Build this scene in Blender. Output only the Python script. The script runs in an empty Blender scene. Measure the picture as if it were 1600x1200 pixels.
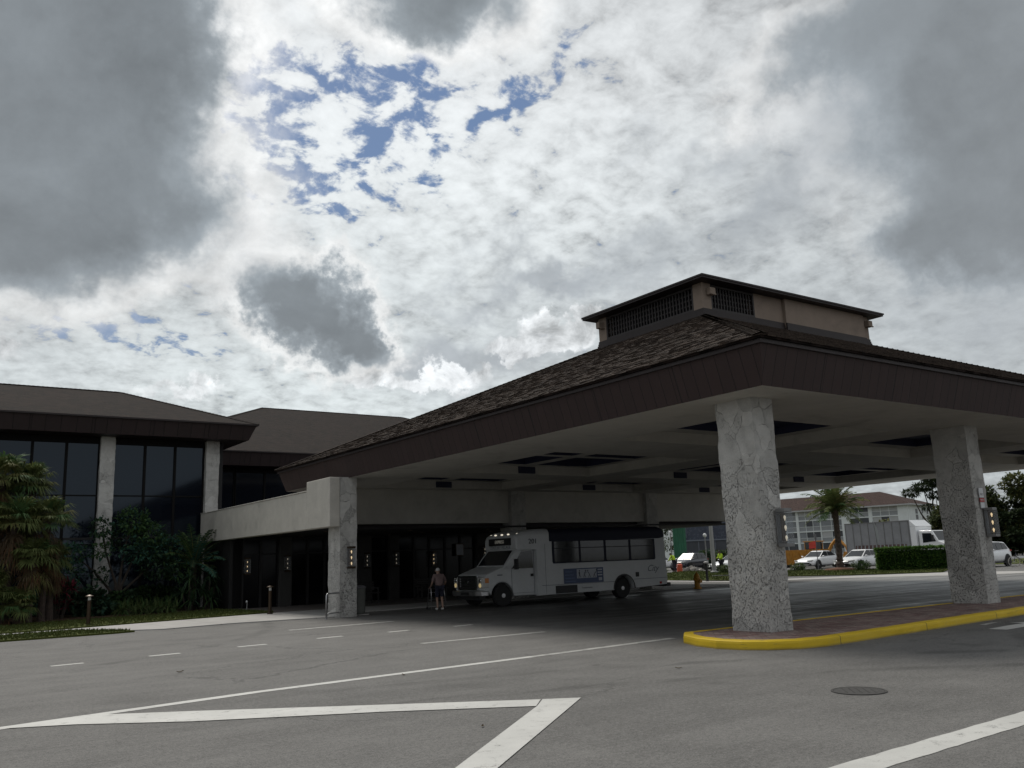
import bpy, math, random
from mathutils import Vector, Matrix, noise as mnoise
random.seed(7)
R = math.radians
scene = bpy.context.scene
C = scene.collection

# ---------------------------------------------------------------- mesh builder
class MB:
    def __init__(s): s.v = []; s.f = []; s.m = []
    def add(s, vs, fs, mi=0):
        o = len(s.v); s.v += [tuple(p) for p in vs]
        for f in fs: s.f.append(tuple(i + o for i in f)); s.m.append(mi)
    def quad(s, a, b, c, d, mi=0): s.add([a, b, c, d], [(0, 1, 2, 3)], mi)
    def poly(s, pts, mi=0): s.add(pts, [tuple(range(len(pts)))], mi)
    def box(s, x0, y0, z0, x1, y1, z1, mi=0):
        s.add([(x0,y0,z0),(x1,y0,z0),(x1,y1,z0),(x0,y1,z0),(x0,y0,z1),(x1,y0,z1),(x1,y1,z1),(x0,y1,z1)],
              [(0,3,2,1),(4,5,6,7),(0,1,5,4),(1,2,6,5),(2,3,7,6),(3,0,4,7)], mi)
    def obb(s, c, a, b, d, mi=0):               # centre and three half-axis vectors
        c, a, b, d = Vector(c), Vector(a), Vector(b), Vector(d)
        vs = [c-a-b-d, c+a-b-d, c+a+b-d, c-a+b-d, c-a-b+d, c+a-b+d, c+a+b+d, c-a+b+d]
        s.add(vs, [(0,3,2,1),(4,5,6,7),(0,1,5,4),(1,2,6,5),(2,3,7,6),(3,0,4,7)], mi)
    def bar(s, p, q, w, h=None, mi=0):          # rectangular bar from p to q
        p, q = Vector(p), Vector(q); h = h or w
        d = (q - p); L = d.length; d.normalize()
        u = d.cross(Vector((0,0,1)))
        if u.length < 1e-3: u = Vector((1,0,0))
        u.normalize(); w2 = u.cross(d)
        s.obb((p+q)/2, d*L/2, u*w/2, w2*h/2, mi)
    def loft(s, rings, closed=True, cap=True, mi=0):
        n = len(rings[0]); vs = [p for r in rings for p in r]; fs = []
        for i in range(len(rings)-1):
            for j in range(n if closed else n-1):
                a = i*n+j; b = i*n+(j+1) % n
                fs.append((a, b, b+n, a+n))
        if cap and closed:
            fs.append(tuple(reversed(range(n)))); fs.append(tuple(range((len(rings)-1)*n, len(rings)*n)))
        s.add(vs, fs, mi)
    def tube(s, pts, r, n=8, mi=0, cap=True):
        pts = [Vector(p) for p in pts]
        rr = r if isinstance(r, (list, tuple)) else [r]*len(pts)
        rings = []; u = None
        for i, p in enumerate(pts):
            d = (pts[min(i+1, len(pts)-1)] - pts[max(i-1, 0)]).normalized()
            if u is None:
                u = d.cross(Vector((0,0,1)))
                if u.length < .05: u = Vector((1,0,0))
            u = (u - d*u.dot(d)).normalized(); w = d.cross(u)
            rings.append([p + (u*math.cos(t) + w*math.sin(t))*rr[i] for t in [2*math.pi*k/n for k in range(n)]])
        s.loft(rings, True, cap, mi)
    def lathe(s, prof, c=(0,0,0), n=16, axis='z', mi=0):
        rings = []
        for r, z in prof:
            ring = []
            for k in range(n):
                t = 2*math.pi*k/n; a, b = r*math.cos(t), r*math.sin(t)
                if axis == 'z': ring.append((c[0]+a, c[1]+b, c[2]+z))
                elif axis == 'y': ring.append((c[0]+a, c[1]+z, c[2]-b))
                else: ring.append((c[0]+z, c[1]+a, c[2]+b))
            rings.append(ring)
        s.loft(rings, True, True, mi)
    def ell(s, c, r, n=10, m=7, mi=0, jit=0):
        rings = []
        for i in range(m+1):
            t = math.pi*(i+.02)/(m+.04)
            rings.append([(c[0]+r[0]*math.sin(t)*math.cos(2*math.pi*k/n), c[1]+r[1]*math.sin(t)*math.sin(2*math.pi*k/n), c[2]-r[2]*math.cos(t)) for k in range(n)])
        s.loft(rings, True, True, mi)
    def prism(s, poly, vec, mi=0):
        v = Vector(vec); a = [Vector(p) for p in poly]; b = [p+v for p in a]; n = len(a)
        s.add(a+b, [tuple(reversed(range(n))), tuple(range(n, 2*n))] + [(i, (i+1) % n, (i+1) % n+n, i+n) for i in range(n)], mi)
    def hole_wall(s): pass
    def build(s, name, mats, parent=None, smooth=False, bevel=0, seg=2, uv=False, loc=None, rz=0):
        me = bpy.data.meshes.new(name)
        me.from_pydata(s.v, [], s.f)
        if not isinstance(mats, (list, tuple)): mats = [mats]
        for m in mats: me.materials.append(m)
        me.polygons.foreach_set('material_index', s.m)
        if smooth: me.polygons.foreach_set('use_smooth', [True]*len(s.f))
        me.update()
        if uv:
            L = me.uv_layers.new(name='plan')
            for p in me.polygons:
                n = p.normal
                u = Vector((0,0,1)).cross(n)
                if u.length < .02: u = Vector((1,0,0))
                u.normalize(); v = n.cross(u)
                for li in p.loop_indices:
                    co = me.vertices[me.loops[li].vertex_index].co
                    L.data[li].uv = (co.dot(u), co.dot(v))
        o = bpy.data.objects.new(name, me); C.objects.link(o)
        if parent is not None: o.parent = parent
        if loc is not None: o.location = loc
        o.rotation_euler.z = rz
        if bevel:
            b = o.modifiers.new('Bevel', 'BEVEL'); b.width = bevel; b.segments = seg; b.limit_method = 'ANGLE'; b.angle_limit = R(35)
        return o

def tag(o, label=None, cat=None, group=None, kind=None):
    if label: o['label'] = label
    if cat: o['category'] = cat
    if group: o['group'] = group
    if kind: o['kind'] = kind
    return o
def thing(name, label, cat, loc=(0,0,0), rz=0, group=None):
    o = bpy.data.objects.new(name, None); C.objects.link(o)
    o.location = loc; o.rotation_euler = (0, 0, rz); o.empty_display_size = .3
    return tag(o, label, cat, group)
def copy_tree(o, parent=None):
    c = o.copy(); C.objects.link(c)
    if parent is not None: c.parent = parent
    for ch in list(o.children): copy_tree(ch, c)
    return c
def mod_mesh(o, name=None):                     # bake an object's modifiers into a plain mesh
    dg = bpy.context.evaluated_depsgraph_get()
    me = bpy.data.meshes.new_from_object(o.evaluated_get(dg))
    o.modifiers.clear(); o.data = me
    return o
def text_mesh(name, body, size, mat, parent, loc, rot, ext=.003, shear=0, align='CENTER', sx=1.0):
    cu = bpy.data.curves.new(name, 'FONT'); cu.body = body; cu.size = size; cu.extrude = ext; cu.shear = shear
    cu.align_x = align; cu.align_y = 'CENTER'; cu.resolution_u = 3
    t = bpy.data.objects.new(name+'_tmp', cu); C.objects.link(t)
    dg = bpy.context.evaluated_depsgraph_get(); dg.update()
    me = bpy.data.meshes.new_from_object(t.evaluated_get(dg))
    bpy.data.objects.remove(t)
    M = Matrix.Diagonal((sx, 1, 1, 1)); me.transform(M)
    me.materials.clear(); me.materials.append(mat)
    o = bpy.data.objects.new(name, me); C.objects.link(o); o.parent = parent
    o.location = loc; o.rotation_euler = rot
    return o

# ---------------------------------------------------------------- node helper
class X:
    """socket or number with arithmetic that writes shader math nodes"""
    nt = None
    def __init__(s, v): s.v = v
    @staticmethod
    def op(kind, *a):
        n = X.nt.nodes.new('ShaderNodeMath'); n.operation = kind
        for i, q in enumerate(a):
            q = q.v if isinstance(q, X) else q
            if isinstance(q, (int, float)): n.inputs[i].default_value = q
            else: X.nt.links.new(q, n.inputs[i])
        return X(n.outputs[0])
    def __add__(s, o): return X.op('ADD', s, o)
    __radd__ = __add__
    def __sub__(s, o): return X.op('SUBTRACT', s, o)
    def __rsub__(s, o): return X.op('SUBTRACT', o, s)
    def __mul__(s, o): return X.op('MULTIPLY', s, o)
    __rmul__ = __mul__
    def __truediv__(s, o): return X.op('DIVIDE', s, o)
    def sstep(s, a, b):
        n = X.nt.nodes.new('ShaderNodeMapRange'); n.interpolation_type = 'SMOOTHSTEP'
        X.nt.links.new(s.v, n.inputs['Value'])
        for k, q in (('From Min', a), ('From Max', b)):
            if isinstance(q, X): X.nt.links.new(q.v, n.inputs[k])
            else: n.inputs[k].default_value = q
        return X(n.outputs['Result'])
    def lin(s, a, b, c, d):
        n = X.nt.nodes.new('ShaderNodeMapRange'); X.nt.links.new(s.v, n.inputs['Value'])
        for k, q in zip(('From Min', 'From Max', 'To Min', 'To Max'), (a, b, c, d)): n.inputs[k].default_value = q
        return X(n.outputs['Result'])
def mix(nt, fac, a, b, mode='MIX'):
    n = nt.nodes.new('ShaderNodeMix'); n.data_type = 'RGBA'; n.blend_type = mode
    fac = fac.v if isinstance(fac, X) else fac
    if isinstance(fac, (int, float)): n.inputs[0].default_value = fac
    else: nt.links.new(fac, n.inputs[0])
    for i, q in ((6, a), (7, b)):
        q = q.v if isinstance(q, X) else q
        if isinstance(q, tuple): n.inputs[i].default_value = (*q[:3], 1)
        else: nt.links.new(q, n.inputs[i])
    return n.outputs[2]
def noise(nt, vec, scale, detail=4, rough=.55, dist=0, out=0, lac=2.0):
    n = nt.nodes.new('ShaderNodeTexNoise'); n.inputs['Scale'].default_value = scale; n.inputs['Detail'].default_value = detail
    n.inputs['Roughness'].default_value = rough; n.inputs['Distortion'].default_value = dist; n.inputs['Lacunarity'].default_value = lac
    if vec is not None: nt.links.new(vec, n.inputs['Vector'])
    return n.outputs[out]
def mapping(nt, vec, scale=(1,1,1), loc=(0,0,0), rot=(0,0,0)):
    n = nt.nodes.new('ShaderNodeMapping'); nt.links.new(vec, n.inputs['Vector'])
    n.inputs['Scale'].default_value = scale; n.inputs['Location'].default_value = loc; n.inputs['Rotation'].default_value = rot
    return n.outputs[0]
def newmat(name):
    m = bpy.data.materials.new(name); m.use_nodes = True
    nt = m.node_tree; X.nt = nt
    return m, nt, nt.nodes['Principled BSDF'], nt.nodes.new('ShaderNodeTexCoord')
def bump(nt, bs, h, strength=.5, dist=.02):
    b = nt.nodes.new('ShaderNodeBump'); b.inputs['Strength'].default_value = strength; b.inputs['Distance'].default_value = dist
    nt.links.new(h.v if isinstance(h, X) else h, b.inputs['Height']); nt.links.new(b.outputs[0], bs.inputs['Normal'])
def pm(name, col, rough=.6, var=.2, scale=4, bmp=0, bscale=40, metal=0, spec=.5, coat=0, emit=0, bdist=.01, trans=0, sat=0):
    """general painted / plain surface with uneven tone, dirt-scale noise and optional relief"""
    m, nt, bs, tc = newmat(name)
    n1 = X(noise(nt, tc.outputs['Object'], scale, 5, .6)); n2 = X(noise(nt, tc.outputs['Object'], scale*7, 3, .6))
    k = (n1*.7 + n2*.3).lin(.3, .7, 1-var, 1+var)
    mm = nt.nodes.new('ShaderNodeVectorMath'); mm.operation = 'SCALE'; mm.inputs[0].default_value = col; nt.links.new(k.v, mm.inputs['Scale'])
    nt.links.new(mm.outputs[0], bs.inputs['Base Color'])
    nt.links.new(n2.lin(.3, .7, max(rough-.06, .02), min(rough+.08, 1)).v, bs.inputs['Roughness'])
    bs.inputs['Metallic'].default_value = metal; bs.inputs['Specular IOR Level'].default_value = spec
    bs.inputs['Coat Weight'].default_value = coat; bs.inputs['Coat Roughness'].default_value = .08
    if trans: bs.inputs['Transmission Weight'].default_value = trans
    if emit: bs.inputs['Emission Color'].default_value = (*col, 1); bs.inputs['Emission Strength'].default_value = emit
    if bmp: bump(nt, bs, noise(nt, tc.outputs['Object'], bscale, 4, .65), bmp, bdist)
    return m

M = {}
# ------- asphalt: old grey lot, fine grain, patches, cracks, drive lanes with tyre streaks, canopy shade in the tone
def asphalt_mat():
    m, nt, bs, tc = newmat('asphalt'); P = tc.outputs['Object']
    grain = X(noise(nt, P, 55, 3, .8)); fine = X(noise(nt, P, 260, 2, .8)); mid = X(noise(nt, P, 1.1, 6, .62, .4)); big = X(noise(nt, P, .16, 5, .6, .6))
    st = X(noise(nt, mapping(nt, P, (.06, 1.9, 1), rot=(0, 0, R(-3))), 1.0, 5, .6, .5))          # long wear bands along the lanes
    st2 = X(noise(nt, mapping(nt, P, (.25, .9, 1), rot=(0, 0, R(25))), 1.0, 6, .65, 1.2))
    g2 = X(noise(nt, P, 17, 3, .8)); g3 = X(noise(nt, P, 130, 2, .9))
    v = .112 + (big-.5)*.085 + (mid-.5)*.075 + (grain-.5)*.30 + (g2-.5)*.17 + (g3-.5)*.18 + (fine-.5)*.07 + (st-.5)*.055 + (st2-.5)*.05
    # old tyre arcs and thin dark drips
    for cx_, cy_, r_, w_ in ((2, -6, 16.3, .16), (2, -6, 18.0, .16), (30, -14, 24.2, .15), (30, -14, 25.8, .15), (-4, 31, 14.5, .18)):
        dv_ = nt.nodes.new('ShaderNodeVectorMath'); dv_.operation = 'DISTANCE'; nt.links.new(P, dv_.inputs[0]); dv_.inputs[1].default_value = (cx_, cy_, 0)
        ring_ = 1 - X.op('ABSOLUTE', X(dv_.outputs['Value']) + (mid-.5)*.25 - r_).sstep(w_*.3, w_*1.6)
        v = v*(1 - ring_*st2.sstep(.40, .60)*.34)
    vd = nt.nodes.new('ShaderNodeTexVoronoi'); vd.inputs['Scale'].default_value = .9; nt.links.new(P, vd.inputs['Vector'])
    drip = (1 - (X(vd.outputs['Distance']) + (g2-.5)*.12).sstep(.03, .09))*X(noise(nt, P, .35, 2)).sstep(.48, .6)
    v = v*(1 - drip*.5)
    sep = nt.nodes.new('ShaderNodeSeparateXYZ'); nt.links.new(P, sep.inputs[0]); px, py = X(sep.outputs[0]), X(sep.outputs[1])
    wob = (X(noise(nt, mapping(nt, P, (.08, .08, .08)), 1, 2))-.5)*1.2
    lane = 0
    for y0, w, amt in ((15.3, .35, .45), (17.1, .35, .55), (19.2, .10, .95), (19.3, .45, .35), (21.3, .11, .95), (21.2, .5, .45), (23.4, .10, .9), (23.4, .5, .4), (25.6, .4, .45)):
        t = X.op('ABSOLUTE', py + wob - y0)
        lane = (1 - t.sstep(.05, w*1.6))*amt + lane
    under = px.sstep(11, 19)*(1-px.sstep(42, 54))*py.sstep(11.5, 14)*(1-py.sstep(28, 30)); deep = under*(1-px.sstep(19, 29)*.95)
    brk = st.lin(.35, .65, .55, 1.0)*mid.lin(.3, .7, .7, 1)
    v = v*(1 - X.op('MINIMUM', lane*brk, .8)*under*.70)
    v = v*(1 - deep*.45)*(1 + under*px.sstep(24, 34)*.5)  # canopy shade darkened into the colour, light from the open end brightened in
    # oil / tyre stains
    sp = X(noise(nt, P, .8, 3, .5, .3)).sstep(.66, .78)
    v = v*(1-sp*.25)
    # cracks
    vo = nt.nodes.new('ShaderNodeTexVoronoi'); vo.feature = 'DISTANCE_TO_EDGE'; vo.inputs['Scale'].default_value = .16
    dv = nt.nodes.new('ShaderNodeVectorMath'); dv.operation = 'MULTIPLY_ADD'
    nt.links.new(noise(nt, P, .9, 6, .65, out=1), dv.inputs[0]); dv.inputs[1].default_value = (1.6, 1.6, 0); nt.links.new(P, dv.inputs[2])
    nt.links.new(dv.outputs[0], vo.inputs['Vector'])
    cr = 1 - X(vo.outputs['Distance']).sstep(.0008, .005)
    cr = cr*X(noise(nt, P, .22, 2)).sstep(.44, .55)
    v = v*(1-cr*.4)
    cm = nt.nodes.new('ShaderNodeCombineColor'); v = X.op('MAXIMUM', v, .012); nt.links.new((v*1.02).v, cm.inputs[0]); nt.links.new((v*1.0).v, cm.inputs[1]); nt.links.new((v*.96).v, cm.inputs[2])
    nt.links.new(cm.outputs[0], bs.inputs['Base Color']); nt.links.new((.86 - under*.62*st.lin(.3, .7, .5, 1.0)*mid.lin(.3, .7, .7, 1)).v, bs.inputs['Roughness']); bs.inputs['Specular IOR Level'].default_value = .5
    bump(nt, bs, (grain*.6 + fine*.3)*(1-under*.7) - cr*.8 + mid*.6, .55, .012)
    return m
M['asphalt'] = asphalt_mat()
def concrete_mat(name, base, tint=(1, .98, .94), joint=0):
    m, nt, bs, tc = newmat(name); P = tc.outputs['Object']
    g = X(noise(nt, P, 40, 3, .75)); mid = X(noise(nt, P, 1.6, 6, .65, .4)); st = X(noise(nt, P, .5, 4, .6, 1.0)).sstep(.55, .75)
    v = (base + (g-.5)*base*.35 + (mid-.5)*base*.5)*(1-st*.22)
    if joint:
        sep = nt.nodes.new('ShaderNodeSeparateXYZ'); nt.links.new(P, sep.inputs[0])
        j = X.op('ABSOLUTE', X.op('FRACT', X(sep.outputs[0])/joint) - .5)
        v = v*(1 - j.sstep(.488, .497)*.5)
    cm = nt.nodes.new('ShaderNodeCombineColor')
    for i in range(3): nt.links.new((v*tint[i]).v, cm.inputs[i])
    nt.links.new(cm.outputs[0], bs.inputs['Base Color']); bs.inputs['Roughness'].default_value = .85
    bump(nt, bs, g*.5+mid*.5, .3, .01)
    return m
M['concrete'] = concrete_mat('sidewalk_concrete', .34, joint=1.5)
M['gutter'] = concrete_mat('gutter_concrete', .36)
M['stucco_white'] = concrete_mat('painted_stucco', .47, (1.02, .975, .88))
M['soffit'] = concrete_mat('soffit_stucco', .48, (1.01, .98, .90))
M['stucco_tan'] = concrete_mat('tan_stucco', .21, (1.1, .87, .70))
# ------- keystone cladding: irregular slabs, dark joints, coral pits
def stone_mat(name='keystone', base=.46):
    m, nt, bs, tc = newmat(name); P = tc.outputs['Object']
    d1 = nt.nodes.new('ShaderNodeVectorMath'); d1.operation = 'MULTIPLY_ADD'
    nt.links.new(noise(nt, P, 1.5, 3, .5, out=1), d1.inputs[0]); d1.inputs[1].default_value = (.40, .40, .40); nt.links.new(P, d1.inputs[2])
    mp = mapping(nt, d1.outputs[0], (1, 1, .85), (3.1, 1.7, .4))
    vo = nt.nodes.new('ShaderNodeTexVoronoi'); vo.feature = 'DISTANCE_TO_EDGE'; vo.inputs['Scale'].default_value = 2.3; nt.links.new(mp, vo.inputs['Vector'])
    vc = nt.nodes.new('ShaderNodeTexVoronoi'); vc.inputs['Scale'].default_value = 2.3; nt.links.new(mp, vc.inputs['Vector'])
    sel = X(noise(nt, P, 1.9, 4, .6)); lit = X(noise(nt, mapping(nt, P, loc=(5, 2, 8)), 1.6, 4, .6))
    edge = 1 - X(vo.outputs['Distance']).sstep(.0005, .012)
    jd = edge*sel.sstep(.40, .54)                                  # open, dark joints
    jl = (1 - X(vo.outputs['Distance']).sstep(.004, .03))*lit.sstep(.48, .6)*(1-jd)   # pale mortar lines
    tone = nt.nodes.new('ShaderNodeSeparateColor'); nt.links.new(vc.outputs['Color'], tone.inputs[0]); tn = X(tone.outputs[0]); t2 = X(tone.outputs[1])
    pit = X(noise(nt, mapping(nt, P, (1, 1, .75)), 29, 4, .75, 0)); pit2 = X(noise(nt, P, 52, 3, .75, 0))
    sep = nt.nodes.new('ShaderNodeSeparateXYZ'); nt.links.new(P, sep.inputs[0])
    where = (t2*.5 + .16 + (1-X(sep.outputs[2]).sstep(.3, 4.2))*.75 + (sel-.5)*1.2)
    pits = (1-pit.sstep(.375, .45))*where.sstep(.38, .95); speck = (1-pit2.sstep(.34, .41))*where.sstep(.2, .95)*.7
    mid = X(noise(nt, P, 4, 6, .65)); g = X(noise(nt, P, 90, 3, .7)); stn = X(noise(nt, mapping(nt, P, (1, 1, .25)), 1.6, 5, .65)).sstep(.5, .75)
    v = (base + (tn-.5)*base*.30 + (mid-.5)*base*.7 + (g-.5)*base*.5)*(1-X.op('MINIMUM', pits+speck, 1)*.64)*(1-jd*.52)*(1+jl*.18)*(1-stn*.14)
    cm = nt.nodes.new('ShaderNodeCombineColor')
    for i, q in enumerate((1.0, .985, .94)): nt.links.new((v*q).v, cm.inputs[i])
    nt.links.new(cm.outputs[0], bs.inputs['Base Color']); bs.inputs['Roughness'].default_value = .92; bs.inputs['Specular IOR Level'].default_value = .2
    bump(nt, bs, mid*.55 + g*.2 - pits*.9 - speck*.5 - jd*.5 + jl*.2 + tn*.05, .9, .03)
    return m
M['stone'] = stone_mat()
# ------- shingles (uses planar uv: u along eave, v up slope)
def shingle_mat(name='shingles', a=(.021, .0128, .0100), b=(.0065, .0045, .0038)):
    m, nt, bs, tc = newmat(name); U = tc.outputs['UV']
    wb = nt.nodes.new('ShaderNodeVectorMath'); wb.operation = 'MULTIPLY_ADD'; nt.links.new(noise(nt, U, 1.4, 3, out=1), wb.inputs[0]); wb.inputs[1].default_value = (.06, .05, 0); nt.links.new(U, wb.inputs[2])
    br = nt.nodes.new('ShaderNodeTexBrick'); nt.links.new(wb.outputs[0], br.inputs['Vector'])
    br.inputs['Scale'].default_value = 1; br.inputs['Brick Width'].default_value = .33; br.inputs['Row Height'].default_value = .15
    br.inputs['Mortar Size'].default_value = .012; br.inputs['Mortar Smooth'].default_value = .3; br.inputs['Bias'].default_value = 0
    br.inputs['Color1'].default_value = (1, 1, 1, 1); br.inputs['Color2'].default_value = (0, 0, 0, 1); br.inputs['Mortar'].default_value = (.5, .5, .5, 1)
    t = X(br.outputs['Color']); big = X(noise(nt, U, .45, 5, .65)); g = X(noise(nt, U, 30, 4, .75)); red = X(noise(nt, U, 2.3, 4, .6)).sstep(.55, .75)
    k = t*.75 + (big-.5)*.7 + (g-.5)*.8 + .1
    c = mix(nt, k.lin(.1, .95, 0, 1), b, a)
    c = mix(nt, red*.3, c, (.034, .015, .0105))
    c = mix(nt, X(br.outputs['Fac'])*.65, c, (.012, .010, .009))
    nt.links.new(c, bs.inputs['Base Color']); bs.inputs['Roughness'].default_value = .95; bs.inputs['Specular IOR Level'].default_value = .15
    sep = nt.nodes.new('ShaderNodeSeparateXYZ'); nt.links.new(wb.outputs[0], sep.inputs[0])
    saw = 1 - X.op('FRACT', X(sep.outputs[1])/.15)
    bump(nt, bs, saw*.7 + t*.35 + g*.35 - X(br.outputs['Fac'])*.5, 1.0, .06)
    return m
M['shingle'] = shingle_mat()
M['tab_light'] = shingle_mat('shingle_tabs_light', (.086, .064, .050), (.046, .035, .028)); M['tab_mid'] = shingle_mat('shingle_tabs_mid', (.072, .054, .043), (.038, .029, .024)); M['tab_dark'] = shingle_mat('shingle_tabs_dark', (.054, .041, .033), (.027, .021, .018))
M['shingle_red'] = shingle_mat('red_brown_shingles', (.085, .055, .048), (.045, .031, .028))
# ------- vertical fascia boards (uv)
def board_mat(name, col, pitch=.3):
    m, nt, bs, tc = newmat(name); U = tc.outputs['UV']
    sep = nt.nodes.new('ShaderNodeSeparateXYZ'); nt.links.new(U, sep.inputs[0]); u = X(sep.outputs[0])
    q = X.op('ABSOLUTE', X.op('FRACT', u/pitch) - .5); gr = q.sstep(.455, .49)
    q2 = X.op('ABSOLUTE', X.op('FRACT', u/2.44) - .5); gr2 = q2.sstep(.490, .4975)
    st = X(noise(nt, mapping(nt, U, (3.2, .5, 1)), 1, 5, .6)); g = X(noise(nt, mapping(nt, U, (40, 3, 1)), 1, 3))
    cell = nt.nodes.new('ShaderNodeTexWhiteNoise'); cell.noise_dimensions = '1D'; nt.links.new(X.op('FLOOR', u/pitch).v, cell.inputs['W'])
    k = (1 + (st-.5)*.35 + (g-.5)*.25 + (X(cell.outputs['Value'])-.5)*.16)*(1-gr*.6)*(1-gr2*.6)
    mm = nt.nodes.new('ShaderNodeVectorMath'); mm.operation = 'SCALE'; mm.inputs[0].default_value = col; nt.links.new(k.v, mm.inputs['Scale'])
    nt.links.new(mm.outputs[0], bs.inputs['Base Color']); bs.inputs['Roughness'].default_value = .75
    bump(nt, bs, 0 - gr - gr2*1.2 + g*.15, .8, .015)
    return m
M['fascia'] = board_mat('fascia_boards', (.031, .0165, .0155))
M['fascia_dark'] = board_mat('wing_fascia_boards', (.026, .0155, .0155), .6)
M['trim'] = pm('brown_trim', (.017, .0105, .0105), .6, .2)
M['lattice'] = pm('dark_lattice', (.022, .018, .018), .6, .2)
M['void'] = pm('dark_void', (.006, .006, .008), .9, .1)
M['panel'] = pm('recess_panel', (.016, .020, .055), .55, .2)
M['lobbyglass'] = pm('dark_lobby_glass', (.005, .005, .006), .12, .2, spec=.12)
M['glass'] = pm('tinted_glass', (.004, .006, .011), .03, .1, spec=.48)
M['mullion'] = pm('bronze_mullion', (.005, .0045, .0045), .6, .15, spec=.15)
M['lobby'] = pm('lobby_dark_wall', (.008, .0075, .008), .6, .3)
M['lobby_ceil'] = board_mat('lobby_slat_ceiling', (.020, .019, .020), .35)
M['paver_dark'] = pm('entry_paving', (.12, .105, .095), .85, .25, 2, .3)
# brick pavers
def brick_mat():
    m, nt, bs, tc = newmat('brick_pavers'); P = tc.outputs['Object']
    br = nt.nodes.new('ShaderNodeTexBrick'); nt.links.new(mapping(nt, P, rot=(0, 0, R(45))), br.inputs['Vector'])
    br.inputs['Scale'].default_value = 1; br.inputs['Brick Width'].default_value = .22; br.inputs['Row Height'].default_value = .11; br.inputs['Mortar Size'].default_value = .006
    br.inputs['Color1'].default_value = (.15, .075, .068, 1); br.inputs['Color2'].default_value = (.27, .21, .185, 1); br.inputs['Mortar'].default_value = (.07, .06, .055, 1)
    k = X(noise(nt, P, 3, 5, .65)).lin(.3, .7, .65, 1.35)
    c = mix(nt, 1.0, br.outputs['Color'], k, 'MULTIPLY'); nt.links.new(c, bs.inputs['Base Color']); bs.inputs['Roughness'].default_value = .85
    bump(nt, bs, X(noise(nt, P, 60, 3))*.3 - X(br.outputs['Fac']), .5, .01)
    return m
M['brick'] = brick_mat()
def worn_paint(name, col, under, wear=.62, rough=.6):
    m, nt, bs, tc = newmat(name); P = tc.outputs['Object']
    n = X(noise(nt, P, 6, 8, .72, .3)); g = X(noise(nt, P, 80, 3, .8)); b = X(noise(nt, P, 1.2, 4, .6))
    w = (n*.6+g*.4).sstep(wear-.06, wear+.04)
    k = (b-.5)*.5 + (g-.5)*.35 + 1
    mm = nt.nodes.new('ShaderNodeVectorMath'); mm.operation = 'SCALE'; mm.inputs[0].default_value = col; nt.links.new(k.v, mm.inputs['Scale'])
    nt.links.new(mix(nt, w, mm.outputs[0], under), bs.inputs['Base Color']); bs.inputs['Roughness'].default_value = rough
    bump(nt, bs, g*.6 - w*.5, .4, .006)
    return m
M['mark'] = worn_paint('road_paint', (.47, .47, .45), (.17, .17, .165), .60)
M['mark_faint'] = worn_paint('faint_road_paint', (.36, .36, .345), (.17, .17, .165), .54)
def kerb_mat():
    m, nt, bs, tc = newmat('yellow_kerb_paint'); P = tc.outputs['Object']
    n = X(noise(nt, P, 7, 8, .75, .4)); g = X(noise(nt, P, 60, 3, .8)); b = X(noise(nt, P, 1.0, 5, .65)); sc = X(noise(nt, mapping(nt, P, (1.2, 1.2, 16)), 2.0, 5, .7, .3))
    sep = nt.nodes.new('ShaderNodeSeparateXYZ'); nt.links.new(P, sep.inputs[0]); z = X(sep.outputs[2]); x = X(sep.outputs[0])
    chip = (n*.65+g*.35).sstep(.60, .66); scuff = sc.sstep(.58, .70)*b.sstep(.42, .6); dirt = (1-z.sstep(.0, .05))*.6
    jt = X.op('ABSOLUTE', X.op('FRACT', x/3.05)-.5).sstep(.4945, .4985)
    k = (b-.5)*.45 + (g-.5)*.3 + 1
    mm = nt.nodes.new('ShaderNodeVectorMath'); mm.operation = 'SCALE'; mm.inputs[0].default_value = (.62, .43, .008); nt.links.new(k.v, mm.inputs['Scale'])
    c = mix(nt, chip*.8, mm.outputs[0], (.27, .25, .21)); c = mix(nt, scuff*.55, c, (.05, .045, .035)); c = mix(nt, dirt, c, (.09, .08, .06)); c = mix(nt, jt*.8, c, (.05, .045, .03))
    nt.links.new(c, bs.inputs['Base Color']); bs.inputs['Roughness'].default_value = .6; bump(nt, bs, g*.5 - chip*.6 + n*.8 - jt, .6, .012); return m
M['yellow'] = kerb_mat()
def grass_mat(name, a, b):
    m, nt, bs, tc = newmat(name); P = tc.outputs['Object']
    n = X(noise(nt, P, 2.2, 6, .7)); g = X(noise(nt, P, 45, 3, .8))
    c = mix(nt, (n*.6+g*.4).lin(.3, .7, 0, 1), a, b); nt.links.new(c, bs.inputs['Base Color']); bs.inputs['Roughness'].default_value = .95; bs.inputs['Specular IOR Level'].default_value = .1
    bump(nt, bs, g, .8, .03); return m
M['lawn'] = grass_mat('lawn', (.045, .060, .012), (.085, .095, .028))
M['earth'] = grass_mat('far_ground', (.07, .075, .04), (.12, .11, .07))
M['mulch'] = grass_mat('mulch', (.035, .022, .014), (.09, .06, .04))

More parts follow.
